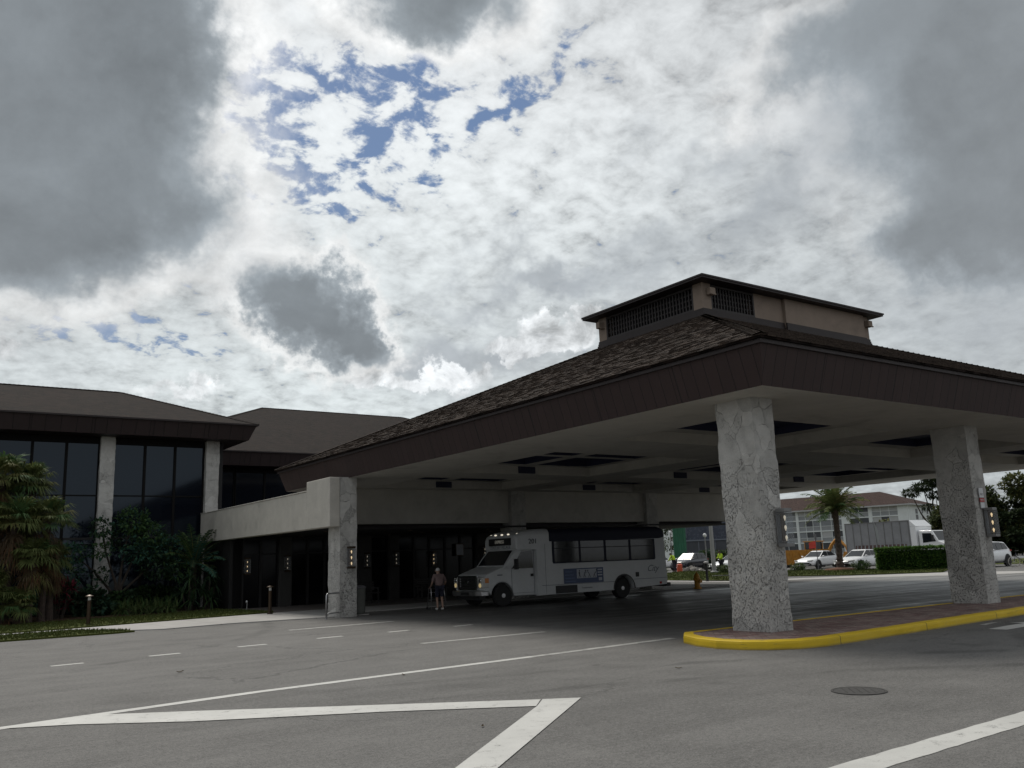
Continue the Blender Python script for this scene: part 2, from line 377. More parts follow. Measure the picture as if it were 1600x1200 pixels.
def leafmat(name, col, var=.35, rough=.55, tr=.25):
    m, nt, bs, tc = newmat(name); P = tc.outputs['Object']
    n = X(noise(nt, P, 1.7, 4, .6)); g = X(noise(nt, P, 14, 2, .6))
    k = (n*.6+g*.4).lin(.3, .7, 1-var, 1+var)
    mm = nt.nodes.new('ShaderNodeVectorMath'); mm.operation = 'SCALE'; mm.inputs[0].default_value = col; nt.links.new(k.v, mm.inputs['Scale'])
    nt.links.new(mm.outputs[0], bs.inputs['Base Color']); bs.inputs['Roughness'].default_value = .7; bs.inputs['Specular IOR Level'].default_value = .14
    tb = nt.nodes.new('ShaderNodeBsdfTranslucent'); nt.links.new(mm.outputs[0], tb.inputs['Color'])
    ms = nt.nodes.new('ShaderNodeMixShader'); ms.inputs[0].default_value = tr
    nt.links.new(bs.outputs[0], ms.inputs[1]); nt.links.new(tb.outputs[0], ms.inputs[2]); nt.links.new(ms.outputs[0], nt.nodes['Material Output'].inputs['Surface'])
    return m
M['leaf'] = leafmat('shrub_leaf', (.055, .105, .036)); M['leaf2'] = leafmat('shrub_leaf_pale', (.085, .115, .042)); M['leaf_dark'] = leafmat('dark_leaf', (.034, .064, .034))
M['leaf_blue'] = leafmat('blue_green_leaf', (.042, .105, .075)); M['palm'] = leafmat('palm_leaf', (.10, .125, .042)); M['palm2'] = leafmat('palm_leaf_yellow', (.125, .125, .045))
M['dead'] = leafmat('dead_frond', (.095, .068, .042), rough=.9); M['dead2'] = leafmat('dead_frond_orange', (.12, .066, .034), rough=.9)
M['red_leaf'] = leafmat('red_leaf', (.14, .016, .032)); M['hedge'] = leafmat('hedge_leaf', (.050, .115, .020)); M['hedge2'] = leafmat('hedge_leaf_pale', (.10, .17, .036))
M['tree1'] = leafmat('tree_leaf', (.050, .068, .024)); M['tree2'] = leafmat('tree_leaf_pale', (.10, .105, .036)); M['tree3'] = leafmat('tree_leaf_dark', (.026, .040, .018))
M['bark'] = pm('bark', (.045, .035, .028), .95, .4, 6, .8, 22, bdist=.03); M['palm_bark'] = pm('palm_bark', (.065, .047, .038), .95, .45, 5, .9, 14, bdist=.04)
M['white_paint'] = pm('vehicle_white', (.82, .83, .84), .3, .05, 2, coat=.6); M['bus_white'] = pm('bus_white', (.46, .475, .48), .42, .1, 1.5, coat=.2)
M['navy'] = pm('navy_paint', (.007, .009, .022), .55, .15, 2, spec=.25); M['black'] = pm('black_plastic', (.010, .010, .011), .55, .2)
M['rubber'] = pm('tyre_rubber', (.014, .014, .014), .85, .25, 10); M['steel'] = pm('bright_steel', (.42, .42, .43), .32, .15, 6, metal=.9)
M['grey_steel'] = pm('grey_steel', (.20, .20, .20), .5, .2, 5, metal=.4); M['chrome'] = pm('chrome', (.7, .7, .72), .12, .05, metal=1)
M['carglass'] = pm('car_glass', (.012, .015, .018), .04, .1, spec=.55); M['busglass'] = pm('bus_glass', (.010, .012, .015), .05, .1, spec=.55)
M['darkcar'] = pm('dark_car_paint', (.018, .020, .032), .3, .1, coat=.7)
M['lens'] = pm('lamp_lens', (.42, .42, .40), .12, .15, 20, coat=.6); M['amber'] = pm('amber_lens', (.50, .16, .02), .2, .15, 20)
M['redlens'] = pm('red_lens', (.30, .02, .02), .2, .1)
M['bulb'] = pm('lit_bulb', (1.0, .74, .42), .4, 0, emit=.6); M['bulb_dim'] = pm('dim_bulb', (1.0, .88, .68), .4, 0, emit=.22); M['led'] = pm('marker_light', (1.0, .92, .75), .3, 0, emit=.5)
M['headlit'] = pm('lit_headlamp', (1.0, .78, .40), .3, 0, emit=.15)
M['acrylic'] = None
M['glass'].node_tree.nodes['Principled BSDF'].inputs['Specular Tint'].default_value = (.72, .86, 1.0, 1)
def acrylic():
    m, nt, bs, tc = newmat('clear_acrylic'); bs.inputs['Base Color'].default_value = (.65, .66, .68, 1); bs.inputs['Roughness'].default_value = .12
    tr = nt.nodes.new('ShaderNodeBsdfTransparent'); tr.inputs[0].default_value = (.93, .94, .95, 1); ms = nt.nodes.new('ShaderNodeMixShader'); ms.inputs[0].default_value = .07
    nt.links.new(tr.outputs[0], ms.inputs[1]); nt.links.new(bs.outputs[0], ms.inputs[2]); nt.links.new(ms.outputs[0], nt.nodes['Material Output'].inputs['Surface']); return m
M['acrylic'] = acrylic()
M['bronze'] = pm('bronze', (.045, .030, .018), .4, .3, 8, metal=.7)
M['skin'] = pm('skin', (.29, .185, .14), .6, .1, 12); M['skin_tan'] = pm('tan_skin', (.22, .12, .075), .6, .1, 12)
M['hair_white'] = pm('white_hair', (.52, .51, .50), .8, .2, 30, .5, 60); M['hair_black'] = pm('black_hair', (.012, .010, .009), .7, .2, 30)
M['blouse'] = pm('rose_blouse', (.165, .115, .112), .9, .2, 6, .3, 30); M['shorts'] = pm('navy_shorts', (.012, .014, .030), .9, .2)
M['shoe'] = pm('pale_shoe', (.5, .49, .47), .7, .1); M['hivis'] = pm('hivis_cloth', (.42, .62, .03), .85, .15, 10); M['trouser'] = pm('dark_trousers', (.016, .018, .028), .9, .2)
M['cooler'] = pm('orange_cooler', (.55, .09, .04), .5, .1); M['orange'] = pm('machine_orange', (.42, .19, .025), .55, .3, 4)
M['hydrant'] = pm('hydrant_yellow', (.46, .22, .015), .5, .2, 8); M['flagred'] = pm('red_flag', (.62, .07, .05), .8, .1); M['feather'] = pm('grey_banner', (.34, .35, .36), .8, .15)
M['truckgrey'] = pm('truck_box_grey', (.24, .245, .255), .5, .15, 1.5); M['rackred'] = pm('rack_red', (.10, .06, .055), .7, .2)
M['aptwhite'] = pm('apartment_white', (.66, .70, .71), .8, .1, .6); M['aptscreen'] = pm('balcony_screen', (.20, .215, .235), .6, .25, .5); M['aptdark'] = pm('balcony_dark', (.045, .05, .06), .4, .3, .7)
M['aptpale'] = pm('balcony_blind', (.40, .41, .42), .7, .15, .8); M['aptrail'] = pm('balcony_rail_panel', (.27, .285, .30), .7, .1, .8)
M['bldgdark'] = pm('far_glass_wall', (.05, .06, .085), .25, .25, .4); M['bldggrey'] = pm('far_grey_band', (.13, .15, .18), .6, .15, .5)
M['green'] = pm('green_mesh', (.02, .10, .055), .8, .25, 1); M['hose'] = pm('grey_pole', (.30, .30, .30), .6, .1)
M['signwhite'] = pm('sign_white', (.62, .63, .64), .5, .05); M['signred'] = pm('sign_red', (.40, .05, .05), .5, .05); M['signgrey'] = pm('sign_grey', (.12, .12, .13), .5, .1)
M['iron'] = pm('cast_iron', (.035, .034, .033), .7, .4, 18, .8, 60); M['bin'] = pm('bin_grey_green', (.10, .105, .095), .7, .2, 4)
M['adblue'] = pm('ad_blue', (.028, .050, .12), .4, .1); M['adpale'] = pm('ad_pale', (.36, .38, .42), .5, .1); M['admid'] = pm('ad_light_blue', (.06, .10, .20), .4, .1)
M['text_dark'] = pm('lettering_dark', (.015, .018, .022), .5, .05); M['text_grey'] = pm('lettering_grey', (.10, .11, .13), .5, .05); M['text_led'] = pm('sign_led', (.75, .72, .62), .4, .05, emit=.06)
M['debris'] = pm('debris', (.30, .28, .26), .9, .3, 5)
M['drapery'] = pm('window_blind', (.055, .07, .085), .7, .2, 2)

# ================================================================ SETTING
def sheet(name, poly, z, mat, t=.0, kind='structure', uv=False):
    mb = MB()
    if t: mb.prism([(x, y, z-t) for x, y in poly], (0, 0, t))
    else: mb.poly([(x, y, z) for x, y in poly])
    o = mb.build(name, mat, uv=uv); return tag(o, kind=kind)
def rounded(pts, r=.4, n=5):
    out = []; N = len(pts)
    for i in range(N):
        p, a, b = Vector(pts[i]), Vector(pts[i-1]), Vector(pts[(i+1) % N])
        da, db = (a-p), (b-p); q = min(r, da.length*.45, db.length*.45)
        s, e = p+da.normalized()*q, p+db.normalized()*q
        for k in range(n+1):
            t = k/n; out.append(tuple(s*(1-t)**2 + p*2*t*(1-t) + e*t*t))
    return out
sheet('ground', [(-900,-500),(1600,-500),(1600,1600),(-900,1600)], -.03, M['earth'])
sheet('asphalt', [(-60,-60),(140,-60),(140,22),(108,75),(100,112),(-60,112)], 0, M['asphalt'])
# lower grass strip, sidewalk, lawn, planting bed, entry paving
side = [(-6,30.7),(5.2,30.9),(6.3,28.9),(7.2,28.2),(9.2,28.6),(12.4,28.15),(13.9,28.2),(13.9,29.9),(22,30.4),(34,30.5),(34,33.4),(12.9,33.4),(8.4,32.5),(4.5,31.6),(-6,31.4)]
sheet('sidewalk', side, .03, M['concrete'], .05)
sheet('entry_paving', [(12.9,33.4),(34,33.4),(34,52),(12.4,52),(12.4,40.5)], .034, M['paver_dark'], .05)
sheet('mulch_bed', [(-6,37.4),(4,37.0),(9,37.8),(12.3,39.2),(12.3,42.2),(-6,42.2)], .075, M['mulch'], .06)
def lawn(name, poly, z, n, h, label, mats=('lawn','lawn','leaf2')):
    o = sheet(name+'_ground', poly, z, M['lawn'], .05)
    xs = [p[0] for p in poly]; ys = [p[1] for p in poly]; mb = MB(); rnd = random.Random(n)
    def inside(x, y):
        c = False; j = len(poly)-1
        for i in range(len(poly)):
            xi, yi = poly[i]; xj, yj = poly[j]
            if (yi > y) != (yj > y) and x < (xj-xi)*(y-yi)/(yj-yi)+xi: c = not c
            j = i
        return c
    k = 0
    while k < n:
        x, y = rnd.uniform(min(xs), max(xs)), rnd.uniform(min(ys), max(ys))
        if not inside(x, y): continue
        k += 1
        for b in range(2):
            a = rnd.uniform(0, 6.28); w = .012+h*.12; hh = h*rnd.uniform(.5, 1.2); l = rnd.uniform(-.5, .5)*hh
            mb.add([(x-w*math.cos(a), y-w*math.sin(a), z-.01), (x+w*math.cos(a), y+w*math.sin(a), z-.01), (x+l, y+rnd.uniform(-.4, .4)*hh, z+hh)], [(0,1,2)], rnd.choice((0,1,2)))
    return tag(mb.build(name, [M[q] for q in mats]), label, 'grass', kind='stuff')
strip = [(-6,28.0),(3,28.0),(5.7,27.95),(6.35,28.1),(6.25,28.8),(5.2,30.7),(-6,30.5)]
main = [(-6,31.6),(4.5,31.8),(8.4,32.7),(12.6,33.7),(12.75,34.3),(12.2,39.1),(9,37.7),(4,36.9),(-6,37.3)]
lawn('grass', strip, .05, 5000, .06, 'narrow grass strip between sidewalk and driveway')
lawn('grass', main, .06, 9000, .06, 'mown lawn in front of the planting bed')
# far side: gutter, verge lawns
sheet('road_gutter', [(38.5,34.0),(40.2,42.2),(41.0,42.2),(39.6,34.6),(45.6,31.4),(50.8,27.7),(51.5,22),(50.0,21.5),(46.4,23.6),(43.4,29.0)], .008, M['gutter'])
lawn('grass', [(41.0,42),(39.9,35.2),(45.0,37.5),(46,35.8),(47.0,32.2),(50.7,28.4),(56.2,31.0),(57.6,36.4),(58.0,45.0),(59.5,57),(52.8,54)], .06, 9000, .09, 'verge lawn with scattered weeds across the driveway')
lawn('grass', rounded([(66,34),(78,38),(140,60),(140,20),(74,18)], 2), .03, 1200, .2, 'open lawn beneath the far dark trees')
# painted markings
def strip_line(name, p, q, w, mat=None, z=.004):
    p, q = Vector(p), Vector(q); d = (q-p).normalized(); n = Vector((-d.y, d.x))*w/2
    L = (q-p).length; k = max(2, int(L/.15)); rnd = random.Random(int(p.x*97+q.y*31)); a = []; b = []
    for i in range(k+1):
        c = p + (q-p)*i/k
        a.append((c.x+n.x*(1+rnd.uniform(-.05,.05)), c.y+n.y*(1+rnd.uniform(-.05,.05)), z)); b.append((c.x-n.x*(1+rnd.uniform(-.05,.05)), c.y-n.y*(1+rnd.uniform(-.05,.05)), z))
    mb = MB(); mb.loft([a, b], closed=False, cap=False); 
    return tag(mb.build(name, mat or M['mark']), kind='structure')
def mark_poly(pts, z=.004, mat='mark'):
    mb = MB(); mb.poly([(x, y, z) for x, y in pts]); return tag(mb.build('road_marking', M[mat]), kind='structure')
strip_line('road_marking', (1.0, 11.93), (4.4, 12.44), .20); strip_line('road_marking', (4.4, 12.44), (9.4, 12.77), .19); strip_line('road_marking', (9.4, 12.77), (13.1, 13.06), .19, M['mark_faint'])
mark_poly([(1.36,11.89),(2.0,11.54),(3.06,10.66),(4.89,9.54),(6.29,8.52),(6.62,8.87),(5.12,10.01),(3.28,11.42),(2.45,12.02),(1.9,11.99)], .008)
mark_poly([(7.02,8.6),(6.64,8.86),(6.30,8.515),(3.4,6.05),(3.75,5.9)], .0085)
strip_line('road_marking', (5.0, 4.33), (10.2, 4.46), .30)
for i, (x0, x1, y) in enumerate([(-1.0,-.4,19.2),(.95,1.5,19.3),(2.89,3.47,19.34),(4.73,5.36,19.61),(6.66,7.33,19.95),(8.68,9.36,20.35),(10.57,11.18,20.38),(12.5,13.1,20.4)]):
    strip_line('road_marking', (x0, y), (x1, y+.06), .16)
strip_line('road_marking', (9.5, 16.82), (12.7, 16.76), .22, M['mark_faint']); strip_line('road_marking', (9.34, 23.8), (12.63, 24.05), .25, M['mark_faint'])
strip_line('road_marking', (22.9, 17.7), (25.4, 17.7), .2); strip_line('road_marking', (27.5, 17.7), (30, 17.7), .2, M['mark_faint'])
mark_poly([(18.5,9.15),(19.15,9.15),(19.15,9.45),(19.75,8.95),(19.15,8.45),(19.15,8.8),(17.6,8.75),(17.6,9.1)], .004)
strip_line('road_marking', (18.4, 9.62), (19.1, 9.72), .12, M['mark_faint'])

# traffic island: brick top, yellow kerb
def island():
    out = [(12.95,12.62),(12.5,12.2),(12.2,11.6),(12.06,11.0),(12.14,10.5),(12.36,10.14),(12.8,9.82),(13.4,9.70),(15.7,9.82),(18.2,9.98),(21.4,10.15),(30,10.2),(39.8,10.2),(40.4,10.5),(40.7,11.4),(40.4,12.3),(39.8,12.62)]
    # inner outline by offsetting towards the middle
    N = len(out); inn = []
    for i in range(N):
        a, p, b = Vector(out[i-1]), Vector(out[i]), Vector(out[(i+1) % N])
        d = ((p-a).normalized()+(b-p).normalized()).normalized(); n = Vector((-d.y, d.x)); inn.append(p+n*.2)
    root = thing('traffic_island', 'brick paved traffic island with a worn yellow kerb under the stone pillars', 'traffic island', (26, 11.2, 0)); tag(root, kind=None)
    root['kind'] = 'structure'; T = Vector((26, 11.2, 0))
    def dens(pts):
        o = []
        for i in range(N):
            a, b = Vector(pts[i]), Vector(pts[(i+1) % N]); k = max(1, int((Vector(out[(i+1) % N])-Vector(out[i])).length/.22))
            for j in range(k): o.append(a+(b-a)*j/k)
        return o
    # four-fold smoothing of the nose
    o2, i2 = dens(out), dens(inn)
    def ring(pts, z, off=0):
        r = []
        for k, p in enumerate(pts):
            w = mnoise.noise(Vector((p.x*1.7, p.y*1.7, z*3)))*.02; w2 = mnoise.noise(Vector((p.x*6, p.y*6, z*9)))*.008
            r.append((p.x-T.x+w, p.y-T.y+w+w2, z+(w2*.6 if z > .05 else 0)))
        return r
    mid = [o+(i-o).normalized()*.035 for o, i in zip(o2, i2)]
    mb = MB(); mb.loft([ring(o2, -.02), ring(o2, .10), ring([o+(i-o)*.03 for o, i in zip(o2, i2)], .135), ring(mid, .15), ring(i2, .155), ring(i2, .06)], True, False)
    mb.build('kerb', M['yellow'], root, smooth=False)
    mb = MB(); mb.poly([(p.x-T.x, p.y-T.y, .146) for p in i2]); mb.build('brick_paving', M['brick'], root)
island()

# ================================================================ ENTRANCE CANOPY
X0, X1, Y0, Y1 = 12.70, 39.75, 9.95, 33.70
ZS, ZT = 4.60, 5.40            # soffit, fascia top
canopy = thing('entrance_canopy', 'large brown hipped drive-through canopy with a lattice-walled cupola on stone pillars', 'canopy', (0, 0, 0))
def frustum_roof(mb, o, zo, i, zi):
    (a0, a1, b0, b1), (c0, c1, d0, d1) = o, i
    A = [(a0,b0,zo),(a1,b0,zo),(a1,b1,zo),(a0,b1,zo)]; B = [(c0,d0,zi),(c1,d0,zi),(c1,d1,zi),(c0,d1,zi)]
    for k in range(4):
        mb.quad(A[k], A[(k+1) % 4], B[(k+1) % 4], B[k])
CU = (21.5, 30.85, 19.0, 24.2); ZC = 9.28
mb = MB(); e = .07
frustum_roof(mb, (X0-e, X1+e, Y0-e, Y1+e), 5.45, CU, ZC)
frustum_roof(mb, (X0-e, X1+e, Y0-e, Y1+e), 5.45, (X0-e, X1+e, Y0-e, Y1+e), 5.40)
roof = mb.build('roof', M['shingle'], canopy, uv=True)
# laid shingle tabs with uneven butts, one sheet per slope
def shingle_tabs(P0, P1, Q1, Q0, parent, seed, row=.14):
    P0, P1, Q1, Q0 = (Vector(p) for p in (P0, P1, Q1, Q0)); rnd = random.Random(seed)
    u = (P1-P0).normalized(); n = u.cross(Q0-P0).normalized(); v = n.cross(u); H = (Q0-P0).dot(v); a0 = (Q0-P0).dot(u); a1 = (Q1-P1).dot(u); L = (P1-P0).length
    mb = MB(); k = 0; z = -.02
    while z < H-.02:
        lo = a0*max(z,0)/H; hi = L+a1*max(z,0)/H; x = lo; ph = rnd.uniform(0,.3); x -= 0
        zt = min(z+row*1.25, H)
        while x < hi-.02:
            w = min(rnd.choice((.13,.17,.22,.30)), hi-x); t = rnd.choice((.010,.013,.020,.026)); d = rnd.choice((0,0,.015,-.03)); mi = rnd.choice((0,1,1,1,2,2))
            a = P0+u*(x+.004)+v*(z+d); b = P0+u*(x+w-.004)+v*(z+d); c = P0+u*(x+w-.004)+v*zt; e_ = P0+u*(x+.004)+v*zt
            A, B = a+n*t, b+n*t; c2, e2 = c+n*.004, e_+n*.004
            mb.add([A,B,c2,e2,a,b],[(0,1,2,3),(4,5,1,0),(1,5,2),(0,3,4)],mi)
            x += w
        z += row
    return mb.build('shingle_courses', [M['tab_light'], M['tab_mid'], M['tab_dark']], parent, uv=True)
o4 = [(X0-e,Y0-e,5.452),(X1+e,Y0-e,5.452),(X1+e,Y1+e,5.452),(X0-e,Y1+e,5.452)]; i4 = [(CU[0],CU[2],ZC),(CU[1],CU[2],ZC),(CU[1],CU[3],ZC),(CU[0],CU[3],ZC)]
for k in (0, 1, 3): shingle_tabs(o4[k], o4[(k+1) % 4], i4[(k+1) % 4], i4[k], roof, k+1)
# ridge caps along the four hips: overlapping shingle tabs
def hip_cap(mb, p, q, w=.15, step=.19):
    p, q = Vector(p), Vector(q); d = (q-p).normalized(); side = d.cross(Vector((0,0,1))).normalized(); up = side.cross(d)
    n = int((q-p).length/step)
    for i in range(n):
        a = p+d*step*i; b = a+d*step*1.25
        for s in (-1, 1):
            o = side*s*w - up*w*.30
            (mb.quad(a+up*.03, b+up*.015, b+up*.015+o, a+up*.03+o) if s < 0 else mb.quad(b+up*.015, a+up*.03, a+up*.03+o, b+up*.015+o))
for (a, b), (c, d) in (((X0-e,Y0-e),(CU[0],CU[2])),((X1+e,Y0-e),(CU[1],CU[2])),((X1+e,Y1+e),(CU[1],CU[3])),((X0-e,Y1+e),(CU[0],CU[3]))):
    mb = MB(); hip_cap(mb, (a,b,5.475), (c,d,ZC+.02)); mb.build('hip_cap', M['tab_mid'], roof, uv=True)
def fascia_ring(mb, o, zt, zb, inset, lip=.05):
    (a0, a1, b0, b1) = o; i = inset
    A = [(a0,b0,zt),(a1,b0,zt),(a1,b1,zt),(a0,b1,zt)]; B = [(a0+i,b0+i,zb),(a1-i,b0+i,zb),(a1-i,b1-i,zb),(a0+i,b1-i,zb)]
    for k in range(4): mb.quad(B[k], B[(k+1) % 4], A[(k+1) % 4], A[k])
mb = MB(); fascia_ring(mb, (X0, X1, Y0, Y1), ZT, ZS, .25); mb.build('fascia', M['fascia'], canopy, uv=True)
mb = MB()
for k, (z0, z1, d) in enumerate(((5.325, 5.40, .03),)):
    for (a0,b0,a1,b1) in ((X0-d,Y0-d,X1+d,Y0+.05),(X0-d,Y1-.05,X1+d,Y1+d),(X0-d,Y0+.05,X0+.05,Y1-.05),(X1-.05,Y0+.05,X1+d,Y1-.05)): mb.box(a0,b0,z0,a1,b1,z1)
mb.build('drip_edge', M['trim'], canopy)
# soffit with coffers
sx0, sx1, sy0, sy1 = X0+.25, X1-.25, Y0+.25, Y1-.25
cellx = [(15.5,21.5),(23.3,29.1),(30.9,36.7)]; celly = [(13.0,16.9),(19.6,25.2),(27.0,30.9)]
mb = MB(); xs = [sx0]+[v for c in cellx for v in c]+[sx1]; ys = [sy0]+[v for c in celly for v in c]+[sy1]
panels = []; vents = []
ZH = 4.90
for i in range(len(xs)-1):
    for j in range(len(ys)-1):
        a, b, c, d = xs[i], xs[i+1], ys[j], ys[j+1]
        if i % 2 and j % 2:
            # coffer walls
            mb.quad((a,c,ZS),(a,c,ZH),(b,c,ZH),(b,c,ZS)); mb.quad((b,d,ZS),(b,d,ZH),(a,d,ZH),(a,d,ZS))
            mb.quad((a,d,ZS),(a,d,ZH),(a,c,ZH),(a,c,ZS)); mb.quad((b,c,ZS),(b,c,ZH),(b,d,ZH),(b,d,ZS))
            if j == 1: px = [(a+1.2, b-.55)]; py = [(c+.7, d-.55)]
            else: px = [(a+.45, (a+b)/2-.25), ((a+b)/2+.25, b-.45)]; py = [(c+.45, (c+d)/2-.2), ((c+d)/2+.2, d-.4)]
            gx = [a]+[v for q in px for v in q]+[b]; gy = [c]+[v for q in py for v in q]+[d]
            for m_ in range(len(gx)-1):
                for n_ in range(len(gy)-1):
                    if m_ % 2 and n_ % 2: panels.append((gx[m_], gx[m_+1], gy[n_], gy[n_+1]))
                    else: mb.quad((gx[m_],gy[n_],ZH),(gx[m_],gy[n_+1],ZH),(gx[m_+1],gy[n_+1],ZH),(gx[m_+1],gy[n_],ZH))
            if j > 1: vents.append(((a+b)/2+.1, d, ZS+.155, 'y'))
        else: mb.quad((a,c,ZS),(a,d,ZS),(b,d,ZS),(b,c,ZS))
soff = mb.build('soffit', M['soffit'], canopy)
for a, b, c, d in panels:
    mb = MB(); z = ZH+.22
    mb.quad((a,c,z),(a,d,z),(b,d,z),(b,c,z))
    mb.quad((a,c,ZH),(a,c,z),(b,c,z),(b,c,ZH)); mb.quad((b,d,ZH),(b,d,z),(a,d,z),(a,d,ZH)); mb.quad((a,d,ZH),(a,d,z),(a,c,z),(a,c,ZH)); mb.quad((b,c,ZH),(b,c,z),(b,d,z),(b,d,ZH))
    mb.build('recess_panel', M['panel'], soff)
for x, y, z, _ in vents:
    mb = MB(); mb.box(x-.36, y-.04, z-.13, x+.36, y-.003, z+.11)
    for k in range(5): mb.box(x-.33, y-.06, z-.11+k*.045, x+.33, y-.042, z-.10+k*.045)
    mb.build('vent', M['panel'], soff)
# cupola
mb = MB(); a0, a1, b0, b1 = CU; zt = 10.42
pw = .42
mb.box(a0+.34, b0+.38, 9.2, a1-.34, b1-.34, zt-.02); cup = mb.build('cupola', M['void'], canopy)  # near-black core fills the inside so the lattice holes read as shade
for x in (a0, a1-pw):
    for y in (b0, b1-pw): mb = MB(); mb.box(x, y, 9.1, x+pw, y+pw, zt); mb.build('corner_post', M['stucco_tan'], cup, bevel=.012)
# solid walls: right part of the front (one stretch proud of the other), and part of the back
mb = MB(); mb.box(a0+2.6, b0+.03, 9.1, a0+4.15, b0+.33, zt); mb.build('wall', M['stucco_tan'], cup)
mb = MB(); mb.box(a0+4.15, b0-.10, 9.1, a1-pw-.02, b0+.33, zt); mb.build('wall', M['stucco_tan'], cup, bevel=.012)
mb = MB(); mb.box(a0+pw+2.2, b1-.3, 9.1, a1-pw, b1-.04, zt); mb.build('wall', M['stucco_tan'], cup)
def lattice(p, u, L, z0, z1, name='lattice'):
    """square-hole screen in its frame, from p along unit u"""
    p, u = Vector(p), Vector(u); n = Vector((u.y, -u.x, 0)); mb = MB()
    Z = Vector((0,0,1)); fw = .07
    def bx(s0, s1, t0, t1, d0, d1):
        c = p+u*(s0+s1)/2+Z*((t0+t1)/2)+n*(d0+d1)/2; mb.obb(c, u*(s1-s0)/2, n*(d1-d0)/2, Z*(t1-t0)/2)
    bx(0, L, z0, z0+fw, -.07, .02); bx(0, L, z1-fw, z1, -.07, .02); bx(0, fw, z0+fw, z1-fw, -.07, .02); bx(L-fw, L, z0+fw, z1-fw, -.07, .02)
    k = int((L-2*fw)/.145); s = (L-2*fw)/k
    for i in range(1, k): bx(fw+i*s-.022, fw+i*s+.022, z0+fw, z1-fw, -.03, 0)
    k = int((z1-z0-2*fw)/.145); s = (z1-z0-2*fw)/k
    for i in range(1, k): bx(fw, L-fw, z0+fw+i*s-.022, z0+fw+i*s+.022, -.055, -.031)
    mb.build(name, M['lattice'], cup)
lattice((a0+.03, b1-pw, 0), (0,-1,0), b1-b0-2*pw, 9.52, 10.38)
lattice((a0+pw, b0+.03, 0), (1,0,0), 2.6-pw, 9.52, 10.38)
lattice((a1-.03, b0+pw, 0), (0,1,0), b1-b0-2*pw, 9.52, 10.38)
mb = MB()
for k, (z0, z1, d) in enumerate(((9.10, 9.35, .055), (9.355, 9.43, .035), (9.435, 9.52, .018))):
    d0 = d+ (.0); mb.box(a0-d, b0-d-(.0), z0, a1+d, b0+.02, z1); mb.box(a0-d, b1-.02, z0, a1+d, b1+d, z1); mb.box(a0-d, b0+.02, z0, a0+.02, b1-.02, z1); mb.box(a1-.02, b0+.02, z0, a1+d, b1-.02, z1)
mb.box(a0+4.1, b0-.17, 9.1, a1-pw, b0-.101, 9.34); mb.box(a0+4.12, b0-.15, 9.345, a1-pw, b0-.1012, 9.5)
mb.build('base_trim', M['trim'], cup)
mb = MB(); ov = .42
O_ = (a0-ov, a1+ov, b0-ov, b1+ov)
frustum_roof(mb, O_, 10.50, (a0+2.6, a1-2.6, (b0+b1)/2-.05, (b0+b1)/2+.05), 10.98)
mb.quad((a0+2.6,(b0+b1)/2-.05,10.98),(a1-2.6,(b0+b1)/2-.05,10.98),(a1-2.6,(b0+b1)/2+.05,10.98),(a0+2.6,(b0+b1)/2+.05,10.98))
mb.build('cupola_roof', M['shingle'], cup, uv=True)
mb = MB(); mb.box(O_[0], O_[2], 10.40, O_[1], O_[3], 10.495); mb.box(O_[0]-.03, O_[2]-.03, 10.46, O_[1]+.03, O_[3]+.03, 10.515)
mb.build('eave_board', M['trim'], cup)
for x, y in ((a0+pw-.1, b0-.10), (a1-.12, b0-.1), (a0-.1, b1-.2)):
    mb = MB(); mb.box(x-.13, y-.09, 9.98, x+.13, y+.095, 10.22); mb.box(x-.1, y-.15, 9.95, x+.1, y-.092, 10.0); mb.build('junction_box', M['stucco_tan'], cup, bevel=.02)

# pillars of keystone slabs: slightly uneven faces and edges
def stone_block(x0, y0, x1, y1, z0, z1, seed, amp=.014, st=.07):
    nx, ny, nz = max(2, int((x1-x0)/st)), max(2, int((y1-y0)/st)), max(2, int((z1-z0)/st))
    ring = [(x0+(x1-x0)*i/nx, y0) for i in range(nx)]+[(x1, y0+(y1-y0)*i/ny) for i in range(ny)]+[(x1-(x1-x0)*i/nx, y1) for i in range(nx)]+[(x0, y1-(y1-y0)*i/ny) for i in range(ny)]
    cx, cy = (x0+x1)/2, (y0+y1)/2; rings = []
    for k in range(nz+1):
        z = z0+(z1-z0)*k/nz; r = []
        for (x, y) in ring:
            q = Vector((x*1.9+seed, y*1.9, z*1.9)); w = mnoise.noise(q)*amp + mnoise.noise(q*4.1)*amp*.45 + mnoise.cell(q*1.1)*amp*.5
            sx = 1 if x > cx+.9*(x1-cx) else -1 if x < cx-.9*(x1-cx) else 0; sy = 1 if y > cy+.9*(y1-cy) else -1 if y < cy-.9*(y1-cy) else 0
            r.append((x+sx*w, y+sy*w, z))
        rings.append(r)
    mb = MB(); mb.loft(rings); return mb
for i, (x0, y0) in enumerate(((13.70, 11.1), (22.52, 11.55), (31.4, 11.55), (38.2, 11.55))):
    stone_block(x0, y0, x0+.62, y0+.92, .14, ZS+.02, i*7.3).build('pillar', M['stone'], canopy, smooth=False)
for i, (x0, y0) in enumerate(((22.35, 31.5), (30.4, 31.5), (38.2, 31.5))):
    stone_block(x0, y0, x0+.75, y0+.9, 0, ZS+.02, 40+i*7.3).build('pillar', M['stone'], canopy, smooth=False)
stone_block(12.62, 27.75, 13.24, 28.68, 0, ZS+.02, 77).build('pillar', M['stone'], canopy, smooth=False)
# back beam along the rear pillar row
mb = MB(); mb.box(13.3, 31.72, 3.22, 38.6, 32.2, ZS+.01); mb.build('beam', M['soffit'], canopy, bevel=.02)

